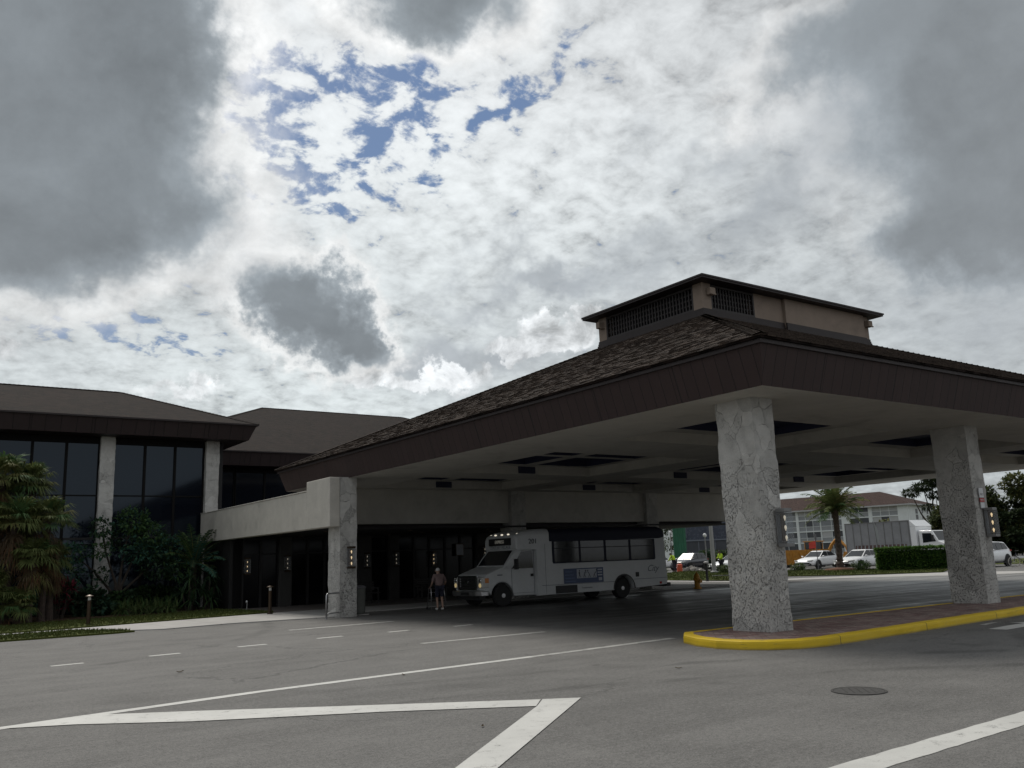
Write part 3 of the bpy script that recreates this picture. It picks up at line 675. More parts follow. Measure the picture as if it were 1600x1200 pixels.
# ================================================================ CLUBHOUSE
club = thing('clubhouse', 'two-storey clubhouse with dark glass walls, stone columns, brown hipped roofs and a white parapet', 'building', (0, 0, 0))
def hip_roof(o, ze, slope, ridge_t, fz, ins, mfas, name='roof'):
    a0, a1, b0, b1 = o; h = ridge_t*slope
    mb = MB(); A = [(a0,b0,ze),(a1,b0,ze),(a1,b1,ze),(a0,b1,ze)]; my = (b0+b1)/2
    P, Q = (a0+ridge_t, my, ze+h), (a1-ridge_t, my, ze+h)
    mb.quad(A[0], A[1], Q, P); mb.quad(A[2], A[3], P, Q); mb.poly([A[1], A[2], Q]); mb.poly([A[3], A[0], P])
    r = mb.build(name, M['shingle'], club, uv=True)
    mb = MB(); hip_cap(mb, A[0], P, .15, .2); hip_cap(mb, A[1], Q, .15, .2); hip_cap(mb, P, Q, .15, .2); mb.build('ridge_cap', M['shingle'], r, uv=True)
    mb = MB(); fascia_ring(mb, (a0+.04, a1-.04, b0+.04, b1-.04), ze-.01, fz, ins)
    mb.build('fascia', M[mfas], club, uv=True)
    mb = MB()
    for (x0,y0,x1,y1) in ((a0-.02,b0-.02,a1+.02,b0+.05),(a0-.02,b1-.05,a1+.02,b1+.02),(a0-.02,b0+.05,a0+.05,b1-.05),(a1-.05,b0+.05,a1+.02,b1-.05)): mb.box(x0,y0,ze-.075,x1,y1,ze-.004)
    mb.build('drip_edge', M['trim'], r)
    mb = MB(); i = ins+.04; mb.quad((a0+i,b0+i,fz+.004),(a0+i,b1-i,fz+.004),(a1-i,b1-i,fz+.004),(a1-i,b0+i,fz+.004)); mb.build('eave_soffit', M['trim'], club)
hip_roof((-14, 14.47, 41.05, 51.45), 8.46, .40, 5.2, 7.72, .3, 'fascia_dark')
hip_roof((10.2, 46, 50.45, 74.7), 8.45, .40, 12.1, 7.62, .3, 'fascia_dark')
# wing: columns and glazed bays
for i, x in enumerate((-6.0, -1.4, 3.2, 7.8, 12.43)):
    stone_block(x, 42.3, x+.6, 42.95, 0, 7.73, 100+i*5, .018, .09).build('column', M['stone'], club)
def bay(x0, x1, y, z0, z1, nv, hz, head, gl='glass', ml='mullion'):
    mb = MB(); w = .055
    mb.box(x0, y, z1-head, x1, y+.14, z1)
    xs = [x0+(x1-x0)*k/nv for k in range(nv+1)]
    for x in xs: mb.box(max(x-w, x0), y+.003, z0, min(x+w, x1), y+.12, z1-head)
    for z in hz:
        for a, b in zip(xs[:-1], xs[1:]): mb.box(a+w, y+.02, z-.03, b-w, y+.1, z+.03)
    f = mb.build('window', M[ml], club)
    mb = MB(); rnd = random.Random(int(x0*10)); zz = [z0]+list(hz)+[z1-head]
    for a, b in zip(xs[:-1], xs[1:]):
        for c, d in zip(zz[:-1], zz[1:]):
            t1, t2 = rnd.uniform(-.006, .006), rnd.uniform(-.006, .006)   # panes never sit perfectly in one plane
            mb.quad((a+w*.5, y+.06-t1, c), (b-w*.5, y+.06+t1, c), (b-w*.5, y+.06+t1+t2, d), (a+w*.5, y+.06-t1+t2, d))
    mb.build('pane', M[gl], f)
for x in (-5.4, -.8, 3.8, 8.4): bay(x, x+4.0, 42.55, .1, 7.72, 3, (3.0, 5.12), .30)
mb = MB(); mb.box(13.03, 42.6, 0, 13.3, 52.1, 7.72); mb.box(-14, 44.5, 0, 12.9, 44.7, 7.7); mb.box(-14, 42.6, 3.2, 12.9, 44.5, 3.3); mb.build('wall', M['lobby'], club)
# rear block upper windows over the terrace
for k in range(6): bay(13.4+k*3.6, 13.4+k*3.6+3.55, 52, 3.4, 7.62, 2, (), .30)
mb = MB(); mb.box(13.3, 52.6, 0, 45, 60, 7.6); mb.build('wall', M['lobby'], club)
# terrace deck, white parapet band and low return
mb = MB(); mb.box(12.62, 32.22, 3.1, 36.5, 51.98, 3.3); mb.build('terrace_deck', M['trim'], club)
mb = MB()
mb.box(12.24, 29.7, 2.96, 12.615, 42.28, 4.27); mb.box(12.24, 27.72, 2.96, 12.615, 29.7, 4.61)
mb.build('parapet', M['stucco_white'], club, bevel=.02)
mb = MB(); mb.box(12.215, 29.72, 4.275, 12.64, 42.27, 4.31); mb.build('parapet_cap', M['stucco_white'], club, bevel=.008)
mb = MB(); mb.box(12.62, 31.3, 3.03, 36.4, 51.9, 3.095); mb.build('lobby_ceiling', M['lobby_ceil'], club, uv=True)
rnd = random.Random(3)
for y, xs in ((33.2, (14.5, 18.3, 22.2, 26)), (35.6, (13.6, 16.6, 20.2, 24)), (37.4, (15.2, 19.5))):
    for x in xs:
        mb = MB(); mb.lathe([(.10, 0), (.10, .02), (.085, .02), (.085, .004)], (x, y, 3.005), 12); d = mb.build('downlight', M['bronze'], club)
        mb = MB(); mb.lathe([(.075, .0), (.05, -.006)], (x, y, 3.012), 10); mb.build('lamp', M['bulb_dim'], d)
# lobby front: dark glazing, doors and piers
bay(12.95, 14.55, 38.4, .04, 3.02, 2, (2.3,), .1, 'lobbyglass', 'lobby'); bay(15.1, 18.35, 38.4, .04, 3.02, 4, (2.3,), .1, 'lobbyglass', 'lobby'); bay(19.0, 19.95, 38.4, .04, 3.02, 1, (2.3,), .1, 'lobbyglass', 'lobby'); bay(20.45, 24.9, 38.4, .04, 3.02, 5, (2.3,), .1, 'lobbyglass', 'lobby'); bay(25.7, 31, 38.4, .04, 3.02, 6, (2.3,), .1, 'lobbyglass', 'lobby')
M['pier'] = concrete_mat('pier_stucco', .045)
for a, b in ((14.55, 15.1), (18.35, 19.0), (19.95, 20.45), (24.9, 25.7)):
    mb = MB(); mb.box(a, 38.2, .03, b, 38.7, 3.03); mb.build('pier', M['pier'], club, bevel=.015)
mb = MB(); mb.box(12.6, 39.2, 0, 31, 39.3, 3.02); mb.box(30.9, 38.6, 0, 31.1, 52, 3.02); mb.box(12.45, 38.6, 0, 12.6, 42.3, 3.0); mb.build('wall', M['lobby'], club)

# ---- wall lamps: three bulbs on a bronze plate inside a clear box held between two metal brackets
def wall_lamp(x, y, z, label, lit='bulb', h=.66, group='box wall lamps with three bulbs', first=[None]):
    r = thing('wall_lamp', label, 'lamp', (x, y, z), 0, group)
    w, d = .11, .24; PL = 'bronze' if y > 27 else 'grey_steel'  # lamps deep under the roof get darker metal, their shade put into it
    mb = MB(); mb.box(-w+.03, -.02, -h/2-.03, w-.03, 0, h/2+.03); mb.build('wall_plate', M[PL], r)
    for s in (-1, 1):
        mb = MB(); mb.box(-w, -d, s*h/2-.035, w, -.022, s*h/2+.035); mb.build('bracket', M[PL], r, bevel=.008)
    mb = MB()
    for s in (-1, 1):
        for zz in (-h/2+.06, h/2-.06): mb.tube([(s*w, -.02, zz), (s*w, -d, zz)], .006, 6)
        mb.tube([(0-w, -d, s*(h/2-.06)), (w, -d, s*(h/2-.06))], .006, 6)
    mb.build('rods', M['grey_steel'], r)
    mb = MB(); mb.box(-.055, -.10, -h/2+.035, .055, -.08, h/2-.035); mb.build('back_plate', M['bronze'], r)
    for k in (-1, 0, 1):
        mb = MB(); bs_ = .7 if y > 37 else 1; mb.lathe([(a_*bs_, b_*bs_) for a_, b_ in [(.010, -.05), (.012, -.03), (.022, 0), (.024, .02), (.015, .042), (.005, .055)]], (0, -.145, k*.19-.01), 10); mb.build('bulb', M[lit], r, smooth=True)
    mb = MB(); t = .004
    mb.box(-w-t, -d, -h/2+.036, -w, -.024, h/2-.036); mb.box(w, -d, -h/2+.036, w+t, -.024, h/2-.036); mb.box(-w, -d-t, -h/2+.036, w, -d, h/2-.036)
    mb.build('clear_cover', M['acrylic'], r)
    return r
wall_lamp(14.16, 11.07, 2.06, 'clear box wall lamp with dim bulbs on the nearest stone pillar', 'bulb_dim')
wall_lamp(22.93, 11.52, 2.13, 'clear box wall lamp with bulbs lit, on the stone pillar with the parking sign', 'bulb')
wall_lamp(12.96, 27.71, 1.93, 'lit wall lamp on the stone corner pillar beside the bike rack', 'bulb')
wall_lamp(14.83, 38.18, 1.87, 'lit wall lamp on the entrance pier behind the right-hand bollard light', 'bulb_dim')
wall_lamp(13.1, 38.36, 1.8, 'lit amber wall lamp farthest left in the dark entrance', 'bulb')
wall_lamp(18.68, 38.18, 1.87, 'lit wall lamp on the entrance pier just right of the stone corner pillar', 'bulb_dim')
wall_lamp(20.2, 38.18, 1.9, 'lit wall lamp on the narrow entrance pier between corner pillar and woman', 'bulb_dim')
wall_lamp(22.35, 38.36, 1.84, 'lit amber wall lamp above the head of the woman with the walker', 'bulb')
wall_lamp(25.25, 38.18, 2.05, 'lit wall lamp on the entrance pier beside the windscreen of the bus', 'bulb_dim')
# parking sign on second pillar
sg = thing('parking_sign', 'white sign in two plates with a red band high on the second stone pillar', 'sign', (22.84, 11.53, 2.74))
mb = MB(); mb.box(-.115, -.018, .01, .115, -.004, .27); mb.box(-.105, -.018, -.26, .105, -.004, -.1); mb.build('plate', M['signwhite'], sg, bevel=.002)
mb = MB(); mb.box(-.11, -.02, -.095, .11, -.006, .005); mb.build('red_band', M['signred'], sg)
mb = MB()
for (x0, z0, x1, z1) in ((-.115,.262,.115,.27),(-.115,.01,.115,.018),(-.115,.018,-.107,.262),(.107,.018,.115,.262),(-.105,-.108,.105,-.1),(-.105,-.26,.105,-.252),(-.105,-.252,-.098,-.108),(.098,-.252,.105,-.108)): mb.box(x0, -.021, z0, x1, -.0185, z1)
mb.build('border', M['signgrey'], sg)
text_mesh('lettering', 'NO', .085, M['signgrey'], sg, (0, -.02, .095), (R(90), 0, 0), .001)
text_mesh('lettering', 'PARKING', .044, M['signwhite'], sg, (0, -.0215, -.045), (R(90), 0, 0), .001)

# ================================================================ SMALL THINGS BY THE ENTRANCE
def bollard(x, y, h, label):
    r = thing('bollard_light', label, 'bollard light', (x, y, .04), 0, 'bollard lights along the lawn')
    mb = MB(); mb.lathe([(.10, -.02), (.10, .03), (.065, .04), (.065, h-.16)], n=14); mb.build('post', M['bronze'], r, smooth=False)
    mb = MB(); mb.lathe([(.05, h-.16), (.05, h-.05)], n=12); mb.build('lens', M['lens'], r)
    mb = MB(); mb.lathe([(.06, h-.05), (.14, h-.045), (.135, h-.02), (.03, h+.02)], n=16); mb.build('cap', M['bronze'], r)
bollard(5.95, 32.85, .98, 'brown mushroom-top bollard light on the lawn before the red-leaved shrub')
bollard(12.05, 32.6, .99, 'brown mushroom-top bollard light at the lawn tip near the entrance')
st = thing('path_marker', 'small white marker stake at the lawn edge by the entrance', 'marker', (12.55, 36.6, .06))
mb = MB(); mb.tube([(0,0,-.05),(.02,0,.30)], .018, 8); mb.build('stake', M['hose'], st); mb = MB(); mb.lathe([(.03,.28),(.045,.33),(.02,.37)], n=10); mb.build('head', M['signwhite'], st)
# bike rack: one bent tube loop, its lower rail
rk = thing('bike_rack', 'bent grey steel bike rack loop beside the stone corner pillar', 'bike rack', (12.02, 27.45, .0))
def arc(c, r, a0, a1, n, ax):
    return [Vector(c)+Vector(ax[0])*r*math.cos(a0+(a1-a0)*i/n)+Vector(ax[1])*r*math.sin(a0+(a1-a0)*i/n) for i in range(n+1)]
ux = (.86, .5, 0)
U_ = Vector(ux); Zv = Vector((0,0,1)); L_ = .95
pts = [Vector((0,0,.0)), Vector((0,0,.70))]+[U_*(.1-.1*math.cos(t))+Zv*(.70+.1*math.sin(t)) for t in (R(22),R(45),R(67),R(90))]+[U_*(L_-.1+.1*math.sin(t))+Zv*(.70+.1*math.cos(t)) for t in (0,R(22),R(45),R(67),R(90))]+[U_*L_]
mb = MB(); mb.tube(pts, .028, 10); mb.build('loop', M['steel'], rk, smooth=True)
mb = MB(); mb.tube([Zv*.17, U_*L_+Zv*.17], .024, 10); mb.build('lower_rail', M['steel'], rk, smooth=True)
mb = MB(); mb.lathe([(.07, 0), (.07, .012)], n=12); mb.lathe([(.07, 0), (.07, .012)], tuple(U_*L_), n=12); mb.build('foot_plate', M['steel'], rk)
bn = thing('litter_bin', 'round grey-green litter bin behind the stone corner pillar', 'litter bin', (13.62, 28.45, .03))
mb = MB()
mb.lathe([(.20, 0), (.235, .06), (.25, .84), (.265, .86)], n=24); mb.build('body', M['bin'], bn)
mb = MB(); mb.lathe([(.27, .862), (.275, .90), (.20, .95), (.13, .96)], n=24); mb.build('lid', M['signgrey'], bn)
for a in range(3):
    pass
# dark slatted benches inside the entrance
def bench(x, y, rz, label):
    r = thing('bench', label, 'bench', (x, y, .035), rz, 'benches in the entrance')
    mb = MB()
    for k in range(5): mb.box(-.75, -.22+k*.095, .43, .75, -.14+k*.095, .46)
    mb.build('seat', M['iron'], r)
    mb = MB()
    for k in range(4): mb.box(-.75, .27+k*.02, .54+k*.1, .75, .295+k*.02, .62+k*.1)
    mb.build('backrest', M['iron'], r)
    for s in (-.62, .62):
        mb = MB(); mb.bar((s,-.2,0),(s,-.2,.43),.05); mb.bar((s,.25,0),(s,.36,.92),.05); mb.bar((s,-.2,.41),(s,.27,.41),.05); mb.bar((s,-.22,.64),(s,.28,.64),.05); mb.bar((s,-.2,.43),(s,-.2,.64),.04); mb.build('leg', M['iron'], r)
bench(17.3, 35.6, R(8), 'dark metal bench in the shaded entrance right of the litter bin')
bench(21.3, 36.6, R(-6), 'dark metal bench in the shaded entrance beyond the woman with the walker')
nb = thing('notice_board', 'pale framed panel on the dark entrance glass left of the bus', 'notice board', (23.9, 38.3, 2.25))
mb = MB(); mb.box(-.24, -.02, -.3, .24, .03, .3); mb.build('frame', M['bronze'], nb, bevel=.01); mb = MB(); mb.box(-.20, -.026, -.26, .20, -.0205, .26); mb.build('sheet', M['adpale'], nb)  # pale sheet in a bronze frame
# manhole and road litter
mh = thing('manhole_cover', 'round dark cast iron manhole cover set in the asphalt', 'manhole cover', (9.47, 6.50, 0))
mb = MB(); mb.lathe([(.31, .002), (.31, .010), (.285, .010), (.285, .004), (.02, .004)], n=36); mb.build('rim', M['iron'], mh)
mb = MB(); mb.lathe([(.28, .0), (.28, .009), (.02, .009)], n=36)
for i in range(-4, 5):
    for j in range(-4, 5):
        if i*i+j*j < 17 and (i+j) % 2 == 0: mb.box(i*.056-.009, j*.056-.009, .0095, i*.056+.009, j*.056+.009, .0112)
mb.build('lid', M['iron'], mh)
def fallen_leaf(x, y, s, label, rz):
    mb = MB(); n = 7; L = [(-s + 2*s*i/n) for i in range(n+1)]
    up = [(t, .38*s*math.cos(t/s*1.5), .25*s*(t/s)**2+.006+.12*s) for t in L]; lo = [(t, -.38*s*math.cos(t/s*1.5), .25*s*(t/s)**2+.006+.1*s) for t in L]; md = [(t, 0, .2*s*(t/s)**2+.005) for t in L]
    mb.loft([up, md, lo], False, False); o = mb.build('fallen_leaf', M['dead'], loc=(x, y, .004), rz=rz); tag(o, label, 'leaf', 'dry leaves on the asphalt')
fallen_leaf(4.35, 15.93, .07, 'curled dry leaf on the asphalt between dashes and long white line', .4)
fallen_leaf(6.66, 12.36, .05, 'small dry leaf on the edge of the long white line', 1.4)
fallen_leaf(9.71, 9.62, .05, 'tiny dry leaf on asphalt in front of the island nose', 2.2)
fallen_leaf(5.17, 7.93, .04, 'tiny dry leaf inside the white painted corner', .9)

# ================================================================ PLANTS
def rand_dir(rnd, up=-1.0):
    while True:
        v = Vector((rnd.uniform(-1,1), rnd.uniform(-1,1), rnd.uniform(up,1)))
        if .1 < v.length < 1: return v.normalized()
def leaf(mb, p, d, L, w, mi, droop=.2, rnd=random):
    """one bent leaf of two quads"""
    d = d.normalized(); s = d.cross(Vector((rnd.uniform(-.3,.3), rnd.uniform(-.3,.3), 1)))
    if s.length < .05: s = Vector((1,0,0))
    s = s.normalized()*w; m = p+d*L*.5; e = p+d*L-Vector((0,0,droop*L))
    mb.add([p-s*.3, p+s*.3, m+s, m-s, e+s*.15, e-s*.15], [(0,1,2,3),(3,2,4,5)], mi)
def foliage(mb, clumps, n, L, w, rnd, nm=2, shell=.55, dens_top=True):
    tot = sum(r[0]*r[1]*r[2] for _, r in clumps)
    for c, r in clumps:
        k = int(n*r[0]*r[1]*r[2]/tot); base = rnd.randrange(nm)
        for _ in range(k):
            v = rand_dir(rnd); q = shell+(1-shell)*rnd.random()**.6
            q *= 1+.18*mnoise.noise(Vector((v.x*2.3+c[0], v.y*2.3+c[1], v.z*2.3+c[2])))*2
            p = Vector((c[0]+v.x*r[0]*q, c[1]+v.y*r[1]*q, c[2]+v.z*r[2]*q))
            mi = base if rnd.random() < .6 else rnd.randrange(nm)
            d = (v*.8+Vector((rnd.uniform(-1,1), rnd.uniform(-1,1), rnd.uniform(-.6,.8)))).normalized()
            leaf(mb, p, d, L*rnd.uniform(.6,1.3), w*rnd.uniform(.7,1.3), mi, .2, rnd)
def limbs(mb, base, tops, r0, rnd, fork=.4):
    base = Vector(base); mid = None
    for t in tops:
        t = Vector(t); f = base.lerp(t, fork); f.x = base.x+(t.x-base.x)*fork*.35; f.y = base.y+(t.y-base.y)*fork*.35
        k = f.lerp(t, .5)+Vector((rnd.uniform(-.1,.1), rnd.uniform(-.1,.1), .05))*(t-base).length*.3
        mb.tube([base+Vector((rnd.uniform(-.3,.3)*r0, rnd.uniform(-.3,.3)*r0, -.05)), f, k, t], [r0, r0*.7, r0*.42, r0*.12], 7)
def shrub(name, label, cat, loc, r, n, L, w, mats, seed, group=None, nc=7, trunk=.03):
    rnd = random.Random(seed); root = thing(name, label, cat, loc, 0, group)
    cl = [((0,0,r[2]*.95), (r[0]*.62, r[1]*.62, r[2]*.8))]
    for i in range(nc):
        a = rnd.uniform(0, 6.28); q = rnd.uniform(.35,.75); cl.append(((r[0]*q*math.cos(a), r[1]*q*math.sin(a), r[2]*rnd.uniform(.35,1.45)), (r[0]*rnd.uniform(.25,.45), r[1]*rnd.uniform(.25,.45), r[2]*rnd.uniform(.25,.45))))
    mb = MB(); foliage(mb, cl, n, L, w, rnd, len(mats), .3); mb.build('foliage', [M[q] for q in mats], root)
    mb = MB(); limbs(mb, (0,0,0), [c for c, _ in cl[:6]], trunk, rnd); mb.build('stem', M['bark'], root)
    return root
def spiky(name, label, cat, loc, heads, L, w, n, mats, seed, group=None, stem=.05, droop=.5):
    """rosettes of strap leaves on stems: dracaena, cordyline, liriope"""
    rnd = random.Random(seed); root = thing(name, label, cat, loc, 0, group); mb = MB(); sb = MB()
    for hx, hy, hz in heads:
        if hz > .15: sb.tube([(hx*.4, hy*.4, -.02), (hx*.8, hy*.8, hz*.6), (hx, hy, hz)], [stem, stem*.8, stem*.6], 7)
        for i in range(n):
            a = rnd.uniform(0, 6.28); e = rnd.uniform(-.15, 1.35); l = L*rnd.uniform(.6,1.15); mi = rnd.randrange(len(mats))
            d = Vector((math.cos(a)*math.cos(e), math.sin(a)*math.cos(e), math.sin(e))); s = Vector((-math.sin(a), math.cos(a), 0))*w
            p = Vector((hx, hy, hz-rnd.random()*.12)); rows = []
            for k in range(5):
                t = k/4; q = p+d*l*t-Vector((0,0,1))*droop*l*t*t*math.cos(e); ww = (1-t)**.6*(.5+min(t*3,.5)); rows.append((q-s*ww, q+s*ww))
            mb.loft([[r_[0] for r_ in rows], [r_[1] for r_ in rows]], False, False, mi)
    mb.build('leaves', [M[q] for q in mats], root)
    if sb.v: sb.build('stem', M['bark'], root)
    return root
def fan_leaf(mb, c, d, r, mi, rnd, droop=.3, nseg=30):
    """palmate leaf: stiff pleated segments round the tip of a petiole"""
    c = Vector(c); d = d.normalized(); s = d.cross(Vector((0,0,1)))
    if s.length < .05: s = Vector((1,0,0))
    s.normalize(); up = s.cross(d)
    for i in range(nseg):
        a = R(-125+250*i/(nseg-1)+rnd.uniform(-6,6)); q = (d*math.cos(a)+s*math.sin(a)); l = r*(.78+.22*math.cos(a))*rnd.uniform(.72,1.08)
        w = s*math.cos(a)-d*math.sin(a); w = w*r*.034*rnd.uniform(.7,1.3); m = c+q*l*.55+up*.03*r; e = c+q*l-Vector((0,0,1))*droop*l*rnd.uniform(.6,1.3)
        mb.add([c, m+w, m-w, e], [(0,1,2),(2,1,3)], mi)
def fan_palm(root, x, y, h, rnd, r=.75, ngreen=26, ndead=26, skirt=1.6):
    tr = MB(); lean = Vector((rnd.uniform(-.15,.15), rnd.uniform(-.15,.15), 0))
    ps = [Vector((x,y,-.05))+lean*(i/6)**2+Vector((0,0,h*i/6)) for i in range(7)]
    tr.tube(ps, [.15,.13,.12,.12,.12,.12,.08], 9); tr.build('trunk', M['palm_bark'], root)
    top = ps[-1]; g = MB(); dd = MB(); st = MB()
    for i in range(ngreen):
        a = i*2.4+rnd.uniform(-.3,.3); e = rnd.uniform(-.25,1.35); d = Vector((math.cos(a)*math.cos(e), math.sin(a)*math.cos(e), math.sin(e)))
        l = rnd.uniform(.6,.95)*r*1.1; c = top+d*l-Vector((0,0,.12*l)); st.tube([top, top+d*l*.6, c], [.014,.011,.008], 5)
        fan_leaf(g, c, (d-Vector((rnd.uniform(-.3,.3),rnd.uniform(-.3,.3),.25))).normalized(), r*rnd.uniform(.75,1.1), rnd.choice((0,0,0,1,2)), rnd, rnd.uniform(.15,.5))
    for i in range(ndead):
        a = rnd.uniform(0,6.28); z = top.z-.15-rnd.random()*skirt; d = Vector((math.cos(a), math.sin(a), rnd.uniform(-1.6,-.5))).normalized()
        c = Vector((top.x,top.y,z))+d*rnd.uniform(.25,.6); fan_leaf(dd, c, d, r*rnd.uniform(.55,.9), rnd.choice((0,0,1,2)), rnd, .55, 13)
    g.build('green_fronds', [M['palm'], M['palm2'], M['leaf']], root); dd.build('dead_fronds', [M['dead'], M['dead2'], M['palm2']], root); st.build('stalks', M['palm2'], root)
rnd = random.Random(11)
fp = thing('fan_palm', 'clump of fan palms with green heads and hanging brown dead fronds at the left edge', 'palm', (4.2, 38.0, .07))
for x, y, h, r_ in ((-.5,.2,5.35,.85), (.55,.5,5.2,.8), (1.0,-.3,3.75,.82), (-.2,-.5,3.7,.85), (-1.2,.1,4.4,.85), (.5,-.9,2.4,.7), (1.35,.25,2.35,.6), (-.9,-1.0,1.2,.75), (.1,-1.3,.7,.6)):
    fan_palm(fp, x, y, h, rnd, r_*.86, 44, 44 if h > 2 else 6, 1.5 if h > 3 else .6)
def pinnate(mb, base, d0, L, w, mi, rnd, droop=.9, n=22, rach=None, thick=.012):
    """feather frond: arching midrib with paired leaflets"""
    base = Vector(base); d = d0.normalized(); pts = []; p = base.copy(); v = d.copy()
    for k in range(n+1):
        pts.append(p.copy()); p = p+v*L/n; v = (v-Vector((0,0,droop/n*(.4+1.2*k/n)))).normalized()
    (rach or mb).tube(pts[::3]+[pts[-1]], [thick*(1-.8*i/len(pts[::3])) for i in range(len(pts[::3])+1)], 4)
    for k in range(2, n):
        t = k/n; v = (pts[k+1]-pts[k-1]).normalized(); s = v.cross(Vector((0,0,1))); s = s.normalized() if s.length > .05 else Vector((1,0,0))
        l = w*math.sin(math.pi*min(.96, t*.85+.12))**.7
        for sg in (-1,1):
            q = (s*sg*.8+v*.55+Vector((0,0,rnd.uniform(-.35,.25)))).normalized(); e = pts[k]+q*l*rnd.uniform(.85,1.1)-Vector((0,0,.22*l)); hw = v*max(.012, L*.017)
            mb.add([pts[k]-hw, pts[k]+hw, (pts[k]+e)/2+hw, (pts[k]+e)/2-hw, e], [(0,1,2,3),(3,2,4)], mi)
def feather_palm(name, label, loc, h, L, nf, r0, seed, droop=1.0, mats=('palm','palm2','leaf'), w=.5, up=1.2, trunkbumps=True):
    rnd = random.Random(seed); root = thing(name, label, 'palm', loc)
    if h > 0:
        tb = MB(); n = int(h/.16); ps = []; rr = []
        for i in range(n+1):
            t = i/n; ps.append(Vector((.16*math.sin(t*2.2), .06*t, h*t-.05))); rr.append(r0*(1.25-.35*t if t < .12 else 1.0-.12*t+.16*(t > .86))*(1+(.10 if i % 2 else -.04)))
        tb.tube(ps, rr, 10)
        for i in range(2, n):
            for k in range(5):
                a = k*1.257+i*.7; d = Vector((math.cos(a), math.sin(a), .7)); tb.add([ps[i]+d*rr[i]*.9+Vector((-math.sin(a),math.cos(a),0))*.05, ps[i]+d*rr[i]*.9-Vector((-math.sin(a),math.cos(a),0))*.05, ps[i]+d*(rr[i]+.07)+Vector((0,0,.05))], [(0,1,2)])
        tb.build('trunk', M['palm_bark'], root); top = ps[-1]
    else: top = Vector((0,0,.1))
    g = MB(); rc = MB()
    for i in range(nf):
        a = i*2.399+rnd.uniform(-.2,.2); e = -.25+(up+.25)*(i/nf)**.8+rnd.uniform(-.1,.1)
        pinnate(g, top, Vector((math.cos(a)*math.cos(e), math.sin(a)*math.cos(e), math.sin(e)+.15)), L*rnd.uniform(.85,1.1), w*rnd.uniform(.85,1.1), rnd.choice((0,0,1,2)), rnd, droop, 22, rc, .02)
    g.build('fronds', [M[q] for q in mats], root); rc.build('midribs', M['palm2'], root)
    return root
feather_palm('pygmy_palm', 'dark feathery pygmy palm against the stone column under the white parapet', (11.3, 40.2, .07), 2.0, 1.9, 30, .09, 5, 1.1, ('leaf_dark','leaf','leaf_blue'), .32, 1.3)
# multi-stemmed small tree in front of the stone column
rnd = random.Random(21); tr = thing('small_tree', 'dark multi-stemmed small tree overlapping the left stone column', 'tree', (8.6, 40.3, .07))
cl = [((-.95,0,3.55),(.55,.55,.4)),((.3,.2,3.85),(.75,.6,.55)),((.95,.1,3.2),(.8,.7,.6)),((1.75,.1,2.65),(.7,.6,.6)),((.55,-.3,2.5),(.8,.6,.5)),((1.3,-.3,1.9),(.9,.6,.5)),((-1.0,-.2,2.6),(.45,.4,.3)),((-2.0,.1,2.5),(.75,.5,.45)),((-.3,.4,3.1),(.5,.4,.4)),((2.2,-.2,1.7),(.7,.5,.5)),((-2.3,0,1.7),(.8,.5,.55)),((-.9,.1,1.6),(.4,.4,.35))]
mb = MB(); foliage(mb, cl, 5200, .17, .045, rnd, 3, .35); mb.build('crown', [M['leaf_dark'], M['leaf'], M['leaf_blue']], tr)
mb = MB(); limbs(mb, (-.25,0,0), [c for c,_ in cl[:4]]+[cl[7][0]], .085, rnd, .35); mb.build('trunk', M['bark'], tr)
shrub('shrub', 'dark shrub mass behind the bollard light, blue-green on top', 'shrub', (7.15, 39.6, .07), (1.15,.8,.62), 2200, .2, .07, ('leaf_dark','leaf_blue','leaf_dark'), 31)
shrub('shrub', 'dark round shrub in the bed between the bollard light and the strap-leaf clump', 'shrub', (8.4, 40.2, .07), (.9,.7,.5), 1500, .18, .06, ('leaf_dark','leaf','leaf_dark'), 32)
shrub('shrub', 'dark low shrub against the glass behind the strap-leaf clump', 'shrub', (10.2, 41.2, .07), (1.3,.7,.6), 1800, .18, .06, ('leaf_dark','leaf','leaf_dark'), 33)
shrub('shrub', 'dark shrub at the foot of the glass wall right of the fan palms', 'shrub', (6.1, 41.3, .07), (1.2,.6,.85), 1800, .18, .06, ('leaf_dark','leaf_dark','leaf_blue'), 34)
spiky('red_cordyline', 'dark red-leaved cordyline shrub at the foot of the fan palms', 'shrub', (5.9, 38.9, .07), [(rnd.uniform(-.55,.55), rnd.uniform(-.4,.4), rnd.uniform(.5,1.35)) for _ in range(16)], .5, .045, 22, ('red_leaf','red_leaf','leaf_dark'), 41, None, .02, .5)
spiky('liriope', 'low clump of green strap leaves at the lawn edge right of the bollard light', 'plant', (9.15, 38.7, .07), [(rnd.uniform(-1.15,1.15), rnd.uniform(-.5,.5), rnd.uniform(.05,.3)) for _ in range(34)], .72, .018, 26, ('leaf2','leaf2','leaf'), 42, None, .02, .75)
spiky('dracaena', 'left of two dark spiky dracaenas below the white parapet', 'plant', (10.95, 39.1, .07), [(0,0,1.35),(.28,.1,.95),(-.25,.12,.75),(.05,-.2,.45)], .72, .03, 60, ('leaf_dark','leaf_dark','leaf'), 43, None, .05, .75)
spiky('dracaena', 'right of two dark spiky dracaenas below the white parapet, nearest the entrance', 'plant', (11.85, 39.35, .07), [(0,0,1.4),(.25,.1,1.0),(-.25,.12,.8),(.05,-.2,.45)], .75, .03, 60, ('leaf_dark','leaf_dark','leaf'), 44, None, .05, .75)
shrub('ground_cover', 'low green ground cover at the far left beneath the fan palms', 'plant', (3.4, 38.3, .07), (1.3,.6,.38), 1200, .16, .06, ('leaf','leaf_dark'), 45)

